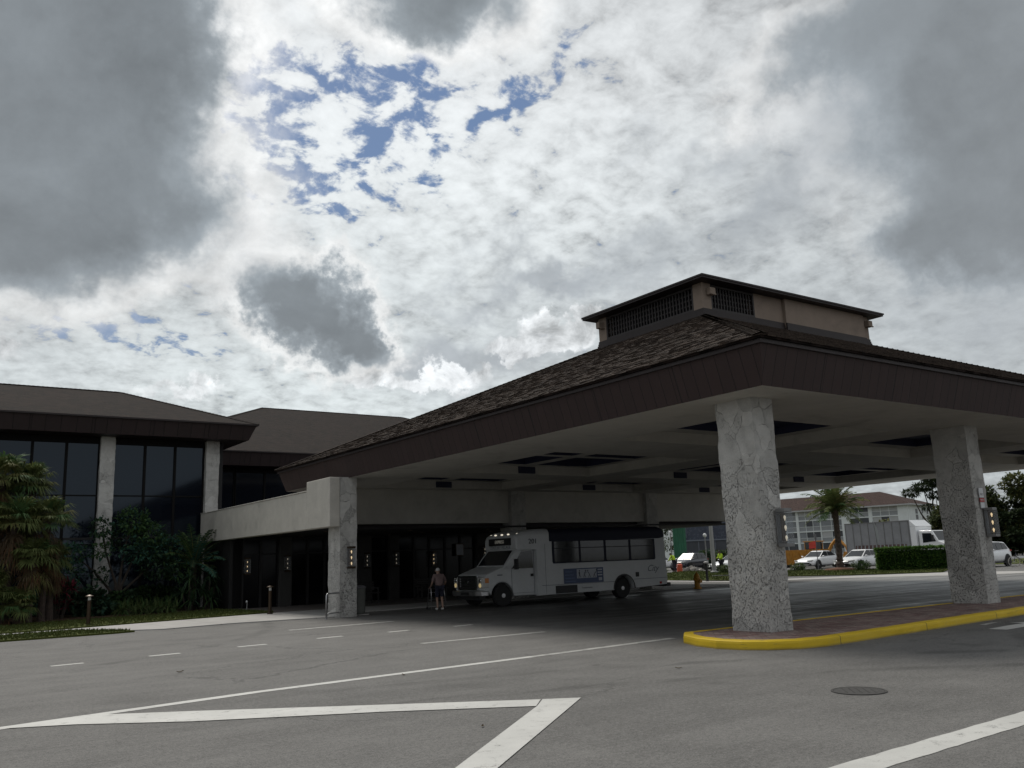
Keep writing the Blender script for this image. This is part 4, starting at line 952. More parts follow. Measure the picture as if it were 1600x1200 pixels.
# ---- far side planting
feather_palm('date_palm', 'date palm with arching feather fronds on the verge in front of the parked sedans', (56.2, 39.0, .05), 4.3, 2.5, 52, .215, 51, 1.25, ('palm','palm2','leaf'), .52, 1.4)
mbx = MB(); mbx.lathe([(1.15,-.03),(1.0,.12),(.3,.2),(.05,.2)], (56.2,39.0,.05), 18); tag(mbx.build('mulch_ring', pm('red_mulch', (.12,.055,.03), .95, .4, 8, .8, 30)), kind='structure')
def hedge(p, q, w, h):
    p, q = Vector((*p,0)), Vector((*q,0)); d = q-p; L = d.length; d.normalize(); n = Vector((-d.y,d.x,0)); rnd = random.Random(61)
    root = thing('hedge', 'clipped dense green hedge on the verge in front of the box truck', 'hedge', (p.x, p.y, .05)); mb = MB()
    for _ in range(9000):
        s, t, z = rnd.random(), rnd.uniform(-1,1), rnd.random()
        f = rnd.random()
        if f < .4: t = -1+rnd.random()*.12
        elif f < .7: z = 1-rnd.random()*.08
        elif f < .8: s = rnd.choice((rnd.random()*.02, 1-rnd.random()*.02))
        wob = .12*mnoise.noise(Vector((s*L*1.3, t, z*2)))
        pos = d*s*L+n*(t*w/2+wob*(1 if t > 0 else -1))+Vector((0,0,.06+z*h*(1+wob*.35)))
        leaf(mb, pos, Vector((rnd.uniform(-1,1),rnd.uniform(-1,1),rnd.uniform(-.3,1)))+n*(-.6 if t < -.8 else 0), rnd.uniform(.1,.18), rnd.uniform(.03,.055), rnd.choice((0,0,1)), .2, rnd)
    c = MB(); c.obb(d*L/2+Vector((0,0,h*.46)), d*(L/2-.1), n*(w/2-.12), Vector((0,0,h*.43)))
    mb.build('foliage', [M['hedge'], M['hedge2']], root); c.build('core', M['leaf_dark'], root)
hedge((53.4,34.3), (56.0,30.9), 1.3, 1.38)
def tuft(x, y, label, seed, r=(.9,.5,.3)):
    return shrub('weed_clump', label, 'plant', (x,y,.05), r, 500, .22, .03, ('leaf2','leaf','leaf2'), seed, 'weed clumps on the verge', 4, .012)
tuft(56.9,43.0,'grassy weed clump in front of the white sedan left of the date palm',71); tuft(55.2,36.6,'grassy weed clump in front of the white sedan right of the date palm',72,(1.3,.6,.33))
tuft(55.3,34.8,'low weed clump beside the left end of the hedge',73); tuft(53.2,54.0,'low weed clump beside the worker with the orange cooler',74,(.9,.6,.4)); tuft(53.5,47.2,'low weed clump at the foot of the grey light pole',75,(.8,.5,.3))
def tree(label, loc, cl, n, L, w, mats, seed, r0=.3, group='trees beyond the car park'):
    rnd = random.Random(seed); root = thing('broadleaf_tree', label, 'tree', loc, 0, group)
    mb = MB(); foliage(mb, cl, n, L, w, rnd, len(mats), .4); mb.build('crown', [M[q] for q in mats], root)
    mb = MB(); limbs(mb, (0,0,0), [c for c,_ in cl], r0, rnd, .3); mb.build('trunk', M['bark'], root); return root
def crown(rnd, W, H, z0, n):
    out = []
    for i in range(n):
        a = rnd.uniform(0,6.28); q = rnd.random()**.6; t = rnd.random()
        rr = W*(.55 if t > .7 else .8)*q; out.append(((rr*math.cos(a), rr*math.sin(a), z0+H*t), (W*rnd.uniform(.22,.36), W*rnd.uniform(.22,.36), H*rnd.uniform(.13,.22))))
    return out
rt = random.Random(81)
for (x,y,W,H,z0,n,lab,mats) in (
    (101,52.2,5.0,5.4,1.8,9000,'broad dark tree standing right behind the second stone pillar',('tree1','tree3','tree2')),
    (103,46.3,5.6,5.8,1.9,12000,'spreading yellow-green topped tree at the right edge of the photo',('tree1','tree2','tree3')),
    (101,48.6,4.2,3.6,1.0,6000,'dark lower tree between the two big trees at the right',('tree3','tree1','tree3')),
    (113,33,6.5,6.5,2.5,5000,'dark tree beyond the lawn outside the right edge',('tree1','tree3')),
    (84,96,5,6,2,4500,'tall dark tree behind the bus and the green mesh screen',('tree3','tree1')),
    (74,84,3.5,5,1,4500,'dark tree behind the green mesh, nearest the bus tail',('tree3','tree1','tree2')),
    (128,120,7,8,2,4000,'hazy dark tree behind the dark glass building',('tree1','tree3')),
    (180,40,10,8,2,4000,'far dark tree past the end of the apartment block',('tree1','tree3'))):
    tree(lab, (x,y,-.03), crown(rt, W, H, z0, 26), int(n*2.6), .40, .13, mats, int(x), .28)
# open feathery tree beside the apartment end
tree('thin feathery tree with flat dark layers beside the apartment gable', (112,62.5,-.03), [((-1.2,.8,9.0),(1.5,1.5,.5)),((.9,-.6,9.5),(1.7,1.6,.5)),((0,0,10.1),(1.6,1.5,.45)),((-2.5,1.8,8.3),(1.2,1.1,.4)),((.2,0,7.9),(1.1,1.1,.35)),((-.9,.6,6.4),(.9,.9,.3))], 4200, .42, .07, ('tree3','tree3','tree1'), 91, .22)
shrub('shrub', 'pale green shrub showing above the box truck by the apartment wall', 'shrub', (117,73.5,-.03), (3.6,2.2,2.9), 2500, .5, .16, ('leaf2','palm2','leaf'), 92)
shrub('shrub', 'dark rounded bush behind the second worker near the light pole', 'shrub', (64.5,56.8,.0), (2.2,1.4,1.0), 1800, .25, .09, ('leaf_dark','tree1'), 93)
shrub('shrub', 'dark bush between the dark car and the light pole', 'shrub', (70.5,64.5,.0), (2.0,1.4,1.1), 1500, .25, .09, ('leaf_dark','tree1'), 94)

# ================================================================ VEHICLES
def wheel(parent, x, y, r, side, w=.22, name='wheel', rim='steel', spokes=5):
    """side -1: outer face towards -y"""
    mb = MB(); mb.lathe([(r*.62,0),(r*.93,0),(r,.03),(r,w-.03),(r*.93,w),(r*.62,w)], (x, y-w/2, r), 24, 'y'); t = mb.build(name, M['rubber'], parent, smooth=False)
    mb = MB(); yo = y+side*(w/2-.02)
    s = 1 if side > 0 else -1
    prof = [(r*.66,-.03*s),(r*.64,.012*s),(r*.56,.0),(r*.5,-.035*s),(r*.24,-.015*s),(r*.2,.02*s),(r*.05,.022*s)]
    mb.lathe(prof, (x, yo, r), 20, 'y')
    for k in range(spokes):
        a = 2*math.pi*k/spokes; c, q = math.cos(a), math.sin(a)
        mb.obb((x+c*r*.4, yo-.012*s, r+q*r*.4), (c*r*.2,0,q*r*.2), (-q*r*.06,0,c*r*.06), (0,.018,0))
    mb.build('rim', M[rim], t)
    return t
def arch_poly(cx, cz, r, z0, n=12):
    """arch points from +x side down-left, going over the top (x decreasing)"""
    a0 = math.asin(max(-1, min(1, (z0-cz)/r)))
    return [(cx+r*math.cos(a0+(math.pi-2*a0)*i/n), cz+r*math.sin(a0+(math.pi-2*a0)*i/n)) for i in range(n+1)]
# ---- shuttle bus, nose towards -x; local x runs from nose to tail, y from near side to far side
bus = thing('shuttle_bus', 'white shuttle bus with navy roof, numbered 201, parked under the canopy', 'bus', (17.78, 27.08, 0), R(-2.2))
def xz_prism(mb, pts, y0, y1, mi=0): mb.prism([(x, y0, z) for x, z in pts], (0, y1-y0, 0), mi)
mb = MB()
low = [(2.50,.31)] + [(2.50,2.30),(8.90,2.36),(8.96,.62),(8.90,.44)] + [(7.15,.36)] + arch_poly(6.63,.38,.50,.36) + [(6.1,.33)]
xz_prism(mb, low, 0, 2.4)
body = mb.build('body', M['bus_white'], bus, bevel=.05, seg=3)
mb = MB(); mb.box(2.6,.35,.42,8.7,2.05,.7); mb.box(5.9,.25,.40,7.4,2.15,1.0); mb.build('underframe', M['black'], bus)
# roof cap of the passenger box
def rr(x, y0, y1, z0, z1, r, n=4, inset=0):
    p = [(x, y0+inset, z0), (x, y1-inset, z0)]
    for k in range(n+1): a = R(90*k/n); p.append((x, y1-inset-r+r*math.cos(a), z1-r+r*math.sin(a)))
    for k in range(n+1): a = R(90+90*k/n); p.append((x, y0+inset+r+r*math.cos(a), z1-r+r*math.sin(a)))
    return p
mb = MB(); mb.loft([rr(3.06,.0,2.4,2.28,2.74,.2), rr(5.5,-.004,2.404,2.28,2.80,.2), rr(8.6,-.004,2.404,2.30,2.79,.2), rr(8.86,0,2.4,2.34,2.72,.2), rr(8.95,.04,2.36,2.37,2.58,.12)])
mb.build('roof', M['navy'], bus, smooth=False)
# cab
mb = MB()
cabp = [(2.62,.33),(2.62,2.06),(1.66,2.05),(1.12,1.42),(.95,1.37),(.34,1.16),(.22,1.02),(.20,.60),(.42,.50)] + list(reversed(arch_poly(.99,.39,.47,.40))) + [(1.5,.34)]
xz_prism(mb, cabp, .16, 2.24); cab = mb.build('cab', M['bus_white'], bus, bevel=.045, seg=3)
mb = MB(); mb.box(.5,.35,.30,1.5,2.05,.9); mb.build('engine_bay', M['black'], cab)
# fibreglass front cap above the cab, blending into the box
mb = MB()
mb.loft([rr(1.60,.12,2.28,2.06,2.46,.12), rr(1.66,.08,2.32,2.00,2.56,.16), rr(1.95,.03,2.37,1.99,2.69,.2), rr(2.45,.0,2.4,1.99,2.76,.22), rr(3.05,-.004,2.404,2.2,2.77,.22)])
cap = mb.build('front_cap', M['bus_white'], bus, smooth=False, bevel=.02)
for y0, y1 in ((-.006,.16),(2.24,2.406)):
    mb = MB(); mb.loft([rr(2.45,y0,y1,.31,2.05,.02), rr(2.62,y0,y1,.31,2.05,.02)]); mb.build('transition_panel', M['bus_white'], bus)
# cab glass
def offq(mb, pts, d, mi=0):
    v = [Vector(p) for p in pts]; n = (v[1]-v[0]).cross(v[2]-v[0]).normalized()*d
    mb.prism([p+n*.2 for p in v], n, mi)
mb = MB(); offq(mb, [(1.155,.30,1.46),(1.60,.36,1.985),(1.60,2.04,1.985),(1.155,2.10,1.46)], .014); mb.build('windscreen', M['busglass'], cab)
for y in (.142, 2.245):
    mb = MB(); mb.prism([(1.42,y,1.33),(1.50,y,1.44),(1.86,y,1.94),(2.34,y,1.96),(2.36,y,1.33)], (0,.012,0)); mb.build('door_window', M['busglass'], cab)
mb = MB()      # door seams and handle
for (x0,z0,x1,z1) in ((1.40,.44,1.412,1.36),(2.40,.40,2.412,2.0),(1.412,.44,2.40,.452)): mb.box(x0,.150,z0,x1,.158,z1)
mb.build('door_seam', M['text_grey'], cab)
mb = MB(); mb.box(2.24,.12,1.02,2.36,.158,1.12); mb.build('door_handle', M['black'], cab, bevel=.012)
mb = MB(); mb.box(.78,.150,1.10,1.0,.158,1.14); mb.build('badge', M['text_grey'], cab)
# grille, headlights, bumper
mb = MB(); mb.box(.14,.55,.66,.215,1.85,1.10); g = mb.build('grille', M['black'], bus, bevel=.015)
mb = MB(); t = .05
mb.box(.11,.50,1.08,.2,1.90,1.08+t); mb.box(.11,.50,.62,.2,1.90,.62+t); mb.box(.11,.50,.67,.2,.50+t,1.08); mb.box(.11,1.85,.67,.2,1.90,1.08); mb.box(.115,.62,.70,.19,.66,1.06); mb.box(.115,1.74,.70,.19,1.78,1.06)
for k in range(4): mb.box(.125,.66,.745+k*.085,.17,1.74,.762+k*.085)
mb.lathe([(.07,.10),(.07,.13),(.02,.135)], (0,1.2,.88), 14, 'x'); mb.build('chrome_surround', M['chrome'], g)
for y0, y1 in ((.145,.48),(1.92,2.255)):
    mb = MB(); mb.box(.13,y0,.68,.42,y1,1.06); h = mb.build('headlight', M['lens'], bus, bevel=.04, seg=3)
    mb = MB(); yo = y0-.006 if y0 < 1 else y1+.001
    mb.box(.24,yo,.86,.40,yo+.005,1.03); mb.build('amber_marker', M['amber'], h)
    ym = (y0+y1)/2; mb = MB(); mb.lathe([(.085,.0),(.07,-.02),(.02,-.024)], (.128,ym,.78), 14, 'x'); mb.build('lamp', M['headlit'], h)
    mb = MB(); mb.lathe([(.075,.0),(.06,-.015),(.02,-.018)], (.128,ym,.95), 14, 'x'); mb.build('reflector', M['chrome'], h)
mb = MB(); mb.loft([[(x,y,z) for x,y in ((.30,.06),(.08,.12),(0,.45),(0,1.95),(.08,2.28),(.30,2.34),(.36,2.3),(.36,.1))] for z in (.40,.58)]); b = mb.build('bumper', M['steel'], bus, bevel=.03)
mb = MB(); mb.box(.12,.4,.26,.4,2.0,.40); mb.box(-.006,.9,.44,.0-.001,1.5,.54); mb.build('air_dam', M['black'], b)
# side windows in their dark band
mb = MB(); mb.prism([(3.16,-.008,1.52),(3.2,-.008,1.45),(8.30,-.008,1.45),(8.36,-.008,1.5),(8.36,-.008,2.285),(3.16,-.008,2.285)], (0,.007,0)); band = mb.build('window_band', M['navy'], bus)
for a, b_ in ((3.26,4.42),(4.52,5.66),(5.78,6.94),(7.06,8.26)):
    mb = MB(); z0, z1 = 1.49, 2.27; c = .05
    mb.prism([(a+c,-.018,z0),(b_-c,-.018,z0),(b_,-.018,z0+c),(b_,-.018,z1),(a,-.018,z1),(a,-.018,z0+c)], (0,.009,0)); w = mb.build('window', M['busglass'], bus)
    mb = MB(); mb.box(a,-.026,2.0,b_,-.0185,2.03)
    mb.build('frame', M['black'], w)
# blinds-like pale lower reflections are left to the glass; far side windows
mb = MB(); mb.box(3.2,2.402,1.48,8.3,2.41,2.27); mb.build('far_window', M['busglass'], bus)
# side trim, vents, hatches
mb = MB(); mb.box(2.64,-.012,.655,6.14,.0-.001,.672); mb.box(7.14,-.012,.70,8.92,-.001,.717); mb.box(2.83,-.008,.35,2.838,-.001,2.2); mb.build('trim_line', M['text_grey'], bus)
mb = MB(); mb.box(3.26,-.012,.34,4.28,-.002,.625)
for k in range(6): mb.box(3.28,-.02,.36+k*.043,4.26,-.0125,.372+k*.043)
mb.build('intake_grille', M['black'], bus)
mb = MB(); mb.box(7.24,-.02,.80,7.42,-.002,.98); mb.build('fuel_door', M['black'], bus, bevel=.01)
mb = MB(); mb.box(8.5,-.02,.47,8.62,-.002,.56); mb.box(8.94,.1,.7,8.99,.3,1.3); mb.box(8.94,2.1,.7,8.99,2.3,1.3); mb.build('tail_light', M['redlens'], bus)
mb = MB(); mb.box(8.9,.0,.36,9.12,2.4,.50); mb.build('rear_bumper', M['black'], bus, bevel=.02)
mb = MB()
pts = arch_poly(6.63,.38,.505,.36,16); pts2 = arch_poly(6.63,.38,.56,.36,16)
mb.loft([[(x,-.018,z) for x,z in pts],[(x,-.018,z) for x,z in pts2],[(x,.0,z) for x,z in pts2]], False, False)
mb.build('arch_trim', M['black'], bus)
for x, w, r in ((.99,.24,.385),(6.63,.3,.385)):
    wheel(bus, x, w/2+.10, r, -1, w); wheel(bus, x, 2.3-w/2, r, 1, w)
mb = MB()
for y in (.0,2.4):
    s = -1 if y == 0 else 1
    mb.tube([(1.5,y+.16*(-s),1.36),(1.38,y+s*.16,1.42)], .014, 6); mb.box(1.34,y+s*.22-.10,1.30,1.42,y+s*.22+.10,1.68)
mb.build('mirror', M['black'], bus, bevel=.02)
# destination sign, lettering and advertisement
mb = MB(); mb.box(1.575,.42,2.19,1.605,1.98,2.46); ds = mb.build('destination_sign', M['black'], bus, bevel=.01)
text_mesh('lettering', 'EXPRESS', .17, M['text_led'], ds, (1.572, 1.2, 2.325), (R(90),0,R(-90)), .002)
text_mesh('lettering', 'CENTURY VILLAGE', .165, M['text_grey'], cap, (1.597, 1.2, 2.115), (R(90),0,R(-90)), .003, sx=1.05)
text_mesh('number', '201', .26, M['text_dark'], cap, (2.30, .001, 2.30), (R(90),0,R(-2)), .006)
text_mesh('script_lettering', 'City', .36, M['text_grey'], bus, (8.16, -.004, 1.10), (R(90),0,0), .003, .45)
text_mesh('small_lettering', 'Transportation', .085, M['text_dark'], bus, (4.75, -.004, .50), (R(90),0,0), .002)
for y in (.75,1.2,1.65,.28,2.1):
    mb = MB(); mb.ell((1.70 if .5 < y < 2 else 1.80, y, 2.60), (.05,.06,.028), 8, 5); mb.build('marker_light', M['led'], cap)
ad = None
mb = MB(); mb.box(3.66,-.014,.68,5.58,-.002,1.24); ad = mb.build('advertisement', M['adblue'], bus)
mb = MB(); mb.box(4.28,-.018,.86,5.24,-.0145,1.20); mb.build('picture_strip', M['adpale'], ad)
mb = MB()
for k in range(4): mb.box(3.72,-.018,.74+k*.12,4.22-.05*k,-.0145,.775+k*.12)
mb.build('pale_lines', M['admid'], ad)
for k, (tilt, arm) in enumerate(((.0,.3),(.05,.5),(-.08,.7),(.1,.9))):
    c = 4.40+k*.24; mb = MB(); y = -.021
    for p, q, w in (((c,0,.99),(c+tilt,0,1.10),.045),((c,0,.99),(c-.05,0,.88),.026),((c,0,.99),(c+.06,0,.88),.026),((c+tilt,0,1.09),(c+tilt+.08*arm,0,1.16),.018),((c+tilt,0,1.09),(c+tilt-.08,0,1.04),.018)):
        mb.bar((p[0],y,p[2]),(q[0],y,q[2]),w,.004)
    mb.obb((c+tilt*1.1,y,1.145),(.018,0,0),(0,.002,0),(0,0,.022)); mb.build('figure', M['text_dark'], ad)
mb = MB()
for k in range(3): mb.box(5.30,-.018,1.13-k*.1,5.52,-.0145,1.18-k*.1)
mb.box(5.34,-.018,.74,5.5,-.0145,.86); mb.build('copy_block', M['adpale'], ad)

# ---- passenger cars, nose towards +x in local space
def car(name, label, loc, rz, paint, kind='sedan', group=None, grille=0):
    r = thing(name, label, 'car', loc, rz, group)
    if kind == 'sedan':
        st = [(-2.40,.50,.86,.66),(-2.30,.30,1.00,.80),(-1.95,.24,1.03,.88),(-1.4,.2,1.00,.92),(0,.2,.965,.925),(.9,.2,.95,.92),(1.5,.2,.86,.91),(2.0,.22,.77,.87),(2.28,.26,.66,.78),(2.40,.34,.54,.62)]
        cab = dict(b=[(-1.95,1.01,.74),(.98,.93,.76)], t=[(-1.02,1.42,.56),(.08,1.44,.58)]); wb, wr = (-1.40, 1.42), .335
        side = [[(-1.50,1.06),(-1.02,1.36),(-.42,1.39),(-.42,1.02)],[(-.34,1.02),(-.34,1.39),(.05,1.39),(.78,.98)]]
    else:
        st = [(-2.28,.55,1.0,.72),(-2.22,.34,1.08,.84),(-1.9,.28,1.10,.90),(-1.35,.25,1.08,.93),(0,.25,1.05,.93),(.95,.25,1.05,.92),(1.5,.25,.99,.91),(1.95,.27,.92,.87),(2.2,.3,.80,.80),(2.30,.4,.62,.66)]
        cab = dict(b=[(-2.15,1.06,.80),(1.05,1.03,.78)], t=[(-1.75,1.60,.62),(.12,1.66,.64)]); wb, wr = (-1.35, 1.36), .37
        side = [[(-1.85,1.14),(-1.62,1.50),(-1.12,1.57),(-1.12,1.12)],[(-1.06,1.12),(-1.06,1.58),(-.32,1.60),(-.32,1.10)],[(-.25,1.10),(-.25,1.60),(.08,1.60),(.84,1.08)]]
    rings = []
    for x, zl, zb, hw in st:
        q = [(-hw*.82,zl),(-hw*.97,zl+.12),(-hw,zl+(zb-zl)*.55),(-hw*.96,zb-.10),(-hw*.86,zb-.02),(-hw*.5,zb+.025),(0,zb+.035)]
        q = q+[(-y,z) for y,z in reversed(q[:-1])]; rings.append([(x,y,z) for y,z in q])
    mb = MB(); mb.loft(rings); bd = mb.build('body', paint, r, smooth=True)
    ss = bd.modifiers.new('Subsurf','SUBSURF'); ss.levels = 1; ss.render_levels = 1
    # cabin shell
    (bx0,bz0,bw0),(bx1,bz1,bw1) = cab['b']; (tx0,tz0,tw0),(tx1,tz1,tw1) = cab['t']
    Bq = [(bx0,-bw0,bz0-.06),(bx1,-bw1,bz1-.06),(bx1,bw1,bz1-.06),(bx0,bw0,bz0-.06)]; Tq = [(tx0,-tw0,tz0-.04),(tx1,-tw1,tz1-.05),(tx1,tw1,tz1-.05),(tx0,tw0,tz0-.04)]
    Tc = [(tx0+.12,-tw0+.1,tz0),(tx1-.12,-tw1+.1,tz1),(tx1-.12,tw1-.1,tz1),(tx0+.12,tw0-.1,tz0)]
    mb = MB(); mb.loft([Bq,Tq,Tc]); mb.build('roof', paint, r, bevel=.03)
    def lerp3(a,b,t): return tuple(a[i]+(b[i]-a[i])*t for i in range(3))
    def inset_quad(a,b,c,d,m,lo=.12,hi=.06):
        L1,R1 = lerp3(a,d,lo),lerp3(b,c,lo); L2,R2 = lerp3(a,d,1-hi),lerp3(b,c,1-hi)
        return [lerp3(L1,R1,m),lerp3(R1,L1,m),lerp3(R2,L2,m),lerp3(L2,R2,m)]
    mb = MB(); offq(mb, inset_quad(Bq[1],Bq[2],Tq[2],Tq[1],.05), .008); mb.build('windscreen', M['carglass'], r)
    mb = MB(); offq(mb, inset_quad(Bq[3],Bq[0],Tq[0],Tq[3],.07,.25 if kind == 'sedan' else .15), .008); mb.build('rear_window', M['carglass'], r)
    for sg in (-1,1):
        for pts in side:
            mb = MB(); v = []
            for x,z in pts:
                t = (z-(bz0-.06))/((tz0+tz1)/2-.04-(bz0-.06)); y = bw0+(tw0-bw0)*t+.012+.012; v.append((x,sg*y,z))
            mb.prism(v, (0,sg*.006,0)); mb.build('side_window', M['carglass'], r)
        mb = MB(); mb.ell((.74,sg*(.93+.05),1.0 if kind == 'sedan' else 1.1), (.09,.10,.065), 8, 5); mb.build('mirror', paint, r, smooth=True)
        mb = MB(); x = 2.02; hw = .87
        mb.prism([(2.30,sg*.45,.60),(2.24,sg*.74,.64),(2.06,sg*.86,.68),(2.06,sg*.87,.74),(2.20,sg*.74,.725),(2.30,sg*.45,.68)] if kind == 'sedan' else [(2.24,sg*.45,.74),(2.18,sg*.74,.78),(2.0,sg*.86,.84),(2.0,sg*.87,.92),(2.14,sg*.74,.89),(2.24,sg*.45,.83)], (.035,sg*.02,0)); mb.build('headlight', M['lens'], r)
        mb = MB(); z = .86 if kind == 'sedan' else 1.0
        mb.prism([(-2.33,sg*.40,z-.05),(-2.28,sg*.78,z-.05),(-2.05,sg*.895,z),(-2.05,sg*.89,z+.07),(-2.28,sg*.76,z+.07),(-2.33,sg*.40,z+.05)], (-.03,sg*.01,0)); mb.build('tail_light', M['redlens'], r)
        for x in wb:
            mb = MB(); mb.lathe([(wr+.075,0),(wr+.075,.012*sg),(.05,.012*sg)], (x,sg*(.918 if kind == 'sedan' else .925),wr), 20, 'y'); mb.build('arch', M['black'], r)
            wheel(r, x, sg*(.95-.11), wr, sg, .22)
        mb = MB(); mb.box(-1.9,min(sg*.90,sg*.93),.24,1.9,max(sg*.90,sg*.93),.30); mb.build('sill', M['black'], r)
    mb = MB()
    if kind == 'sedan' and grille == 0: mb.prism([(2.375,-.62,.40),(2.375,.62,.40),(2.36,.74,.52),(2.36,-.74,.52)], (.04,0,0)); mb.prism([(2.30,-.8,.30),(2.36,-.55,.30),(2.30,-.78,.46)], (.05,0,0)); mb.prism([(2.30,.8,.30),(2.36,.55,.30),(2.30,.78,.46)], (.05,0,0))
    elif kind == 'sedan': mb.prism([(2.36,-.78,.28),(2.36,.78,.28),(2.37,.5,.50),(2.37,-.5,.50)], (.045,0,0)); mb.prism([(2.34,-.55,.545),(2.34,.55,.545),(2.32,.5,.60),(2.32,-.5,.60)], (.04,0,0)); mb.prism([(2.2,-.88,.36),(2.2,-.78,.30),(2.2,-.70,.52)], (.12,0,0)); mb.prism([(2.2,.88,.36),(2.2,.78,.30),(2.2,.70,.52)], (.12,0,0))
    else: mb.prism([(2.27,-.5,.5),(2.27,.5,.5),(2.25,.45,.82),(2.25,-.45,.82)], (.04,0,0))
    mb.build('grille', M['black'], r)
    mb = MB(); x = 2.415 if kind == 'sedan' else 2.31
    mb.box(x,-.25,.30,x+.012,.25,.40); mb.box(-x-.01,-.25,.62,-x+.02,.25,.74); mb.build('number_plate', M['signwhite'], r)
    return r
W_ = M['white_paint']; gp = 'cars parked along the far side'
car('parked_car', 'white sedan with wide low grille just left of the date palm', (63.95,46.4,0), R(180+4), W_, 'sedan', gp)
car('parked_car', 'white sedan with dark angular grille between date palm and hedge', (59.15,39.3,0), R(180+2), W_, 'sedan', gp, 1)
car('parked_car', 'white sedan behind the second worker, half hidden by the nearest stone pillar', (58.2,50.4,0), R(180), W_, 'sedan', gp, 1)
car('parked_car', 'dark navy crossover parked behind the two workers', (64.6,61.5,0), R(180+12), M['darkcar'], 'suv', gp)
car('parked_car', 'white crossover half hidden behind the tail of the bus', (65.6,66.9,0), R(-8), W_, 'suv', gp)
car('parked_car', 'white crossover parked just behind the dark navy crossover', (70.4,67.2,0), R(180), W_, 'suv', gp)
car('parked_car', 'white crossover emerging from behind the second stone pillar at the right', (60.5,30.9,0), R(182), W_, 'suv', gp)

# ---- box truck, nose towards -y
tk = thing('box_truck', 'grey-bodied box truck with a white cab parked behind the hedge', 'truck', (70.2, 47.0, 0))
mb = MB(); mb.prism([(-1.2,0,.95),(-1.2,0,3.62),(1.2,0,3.62),(1.2,0,.95)], (0,-6.0,0)); mb.prism([(-1.2,-6.0,.95),(1.2,-6.0,.95),(1.2,-6.0,3.62),(-1.2,-6.0,3.62)], (0,-.02,0)); bx = mb.build('cargo_box', M['truckgrey'], tk)
mb = MB(); mb.prism([(-1.2,-6.03,3.1),(-1.2,-6.03,3.62),(-1.2,-6.55,3.12),(-1.2,-6.55,3.1)], (2.4,0,0)); mb.prism([(-1.2,-6.03,1.3),(-1.2,-6.03,3.09),(-1.2,-6.5,3.09),(-1.2,-6.5,1.3)], (2.4,0,0)); mb.build('nose_cone', M['white_paint'], bx)
mb = MB()
for k in range(9): mb.box(-1.235,-.06-k*.735,1.0,-1.201,-.0-k*.735,3.6)
mb.box(-1.25,-6.0,3.56,-1.202,0,3.63); mb.build('rib', M['grey_steel'], bx)
mb = MB(); mb.box(-1.24,-5.6,1.28,-1.203,-.9,1.72); rk_ = mb.build('side_rack', M['rackred'], bx)
mb = MB()
for k in range(13): mb.obb((-1.26,-1.1-k*.36,1.52),(.01,0,0),(0,.05,.02),(0,-.02,.19))
mb.build('slat', M['aptrail'], rk_)
mb = MB(); mb.box(-.5,-8.6,.6,.5,0,.95); mb.build('chassis', M['black'], tk)
mb = MB(); mb.prism([(-1.05,-6.62,.75),(-1.05,-6.62,2.75),(-1.05,-7.75,2.72),(-1.05,-8.25,1.85),(-1.05,-8.95,1.68),(-1.05,-9.1,1.5),(-1.05,-9.1,.6),(-1.05,-8.0,.6)], (2.1,0,0)); cb = mb.build('cab', M['white_paint'], tk, bevel=.07, seg=3)
mb = MB(); mb.prism([(-1.055,-6.95,1.75),(-1.055,-6.95,2.52),(-1.055,-7.68,2.50),(-1.055,-8.05,1.85)], (-.008,0,0)); mb.prism([(1.055,-6.95,1.75),(1.055,-6.95,2.52),(1.055,-7.68,2.50),(1.055,-8.05,1.85)], (.008,0,0)); mb.build('side_window', M['carglass'], cb)
mb = MB(); offq(mb, [(-.92,-8.22,1.92),(-.88,-7.79,2.66),(.88,-7.79,2.66),(.92,-8.22,1.92)], .012); mb.build('windscreen', M['carglass'], cb)
mb = MB(); mb.box(-1.35,-8.0,1.9,-1.22,-7.85,2.35); mb.box(1.22,-8.0,1.9,1.35,-7.85,2.35); mb.tube([(-1.04,-7.8,1.85),(-1.28,-7.9,1.95)],.015,6); mb.tube([(1.04,-7.8,1.85),(1.28,-7.9,1.95)],.015,6); mb.build('mirror', M['black'], cb)
mb = MB(); mb.box(-.6,-9.14,.85,.6,-9.105,1.4); mb.build('grille', M['black'], cb)
for x in (-.88,.88): mb = MB(); mb.box(x-.15,-9.13,1.0,x+.15,-9.08,1.25); mb.build('headlight', M['lens'], cb, bevel=.02)
mb = MB(); mb.box(-1.15,-9.3,.45,1.15,-9.11,.72); mb.build('bumper', M['white_paint'], tk, bevel=.03)
def wheel_x(parent, x, y, r, side, w=.3):
    mb = MB(); mb.lathe([(r*.6,0),(r*.93,0),(r,.04),(r,w-.04),(r*.93,w),(r*.6,w)], (x-w/2,y,r), 22, 'x'); t = mb.build('wheel', M['rubber'], parent)
    mb = MB(); mb.lathe([(r*.62,0),(r*.55,.03),(r*.3,.05),(r*.1,.05)] if side > 0 else [(r*.62,0),(r*.55,-.03),(r*.3,-.05),(r*.1,-.05)], (x+side*(w/2-.06),y,r), 18, 'x'); mb.build('rim', M['steel'], t)
for y in (-1.6,-8.1):
    for s in (-1,1): wheel_x(tk, s*.92, y, .46, s)
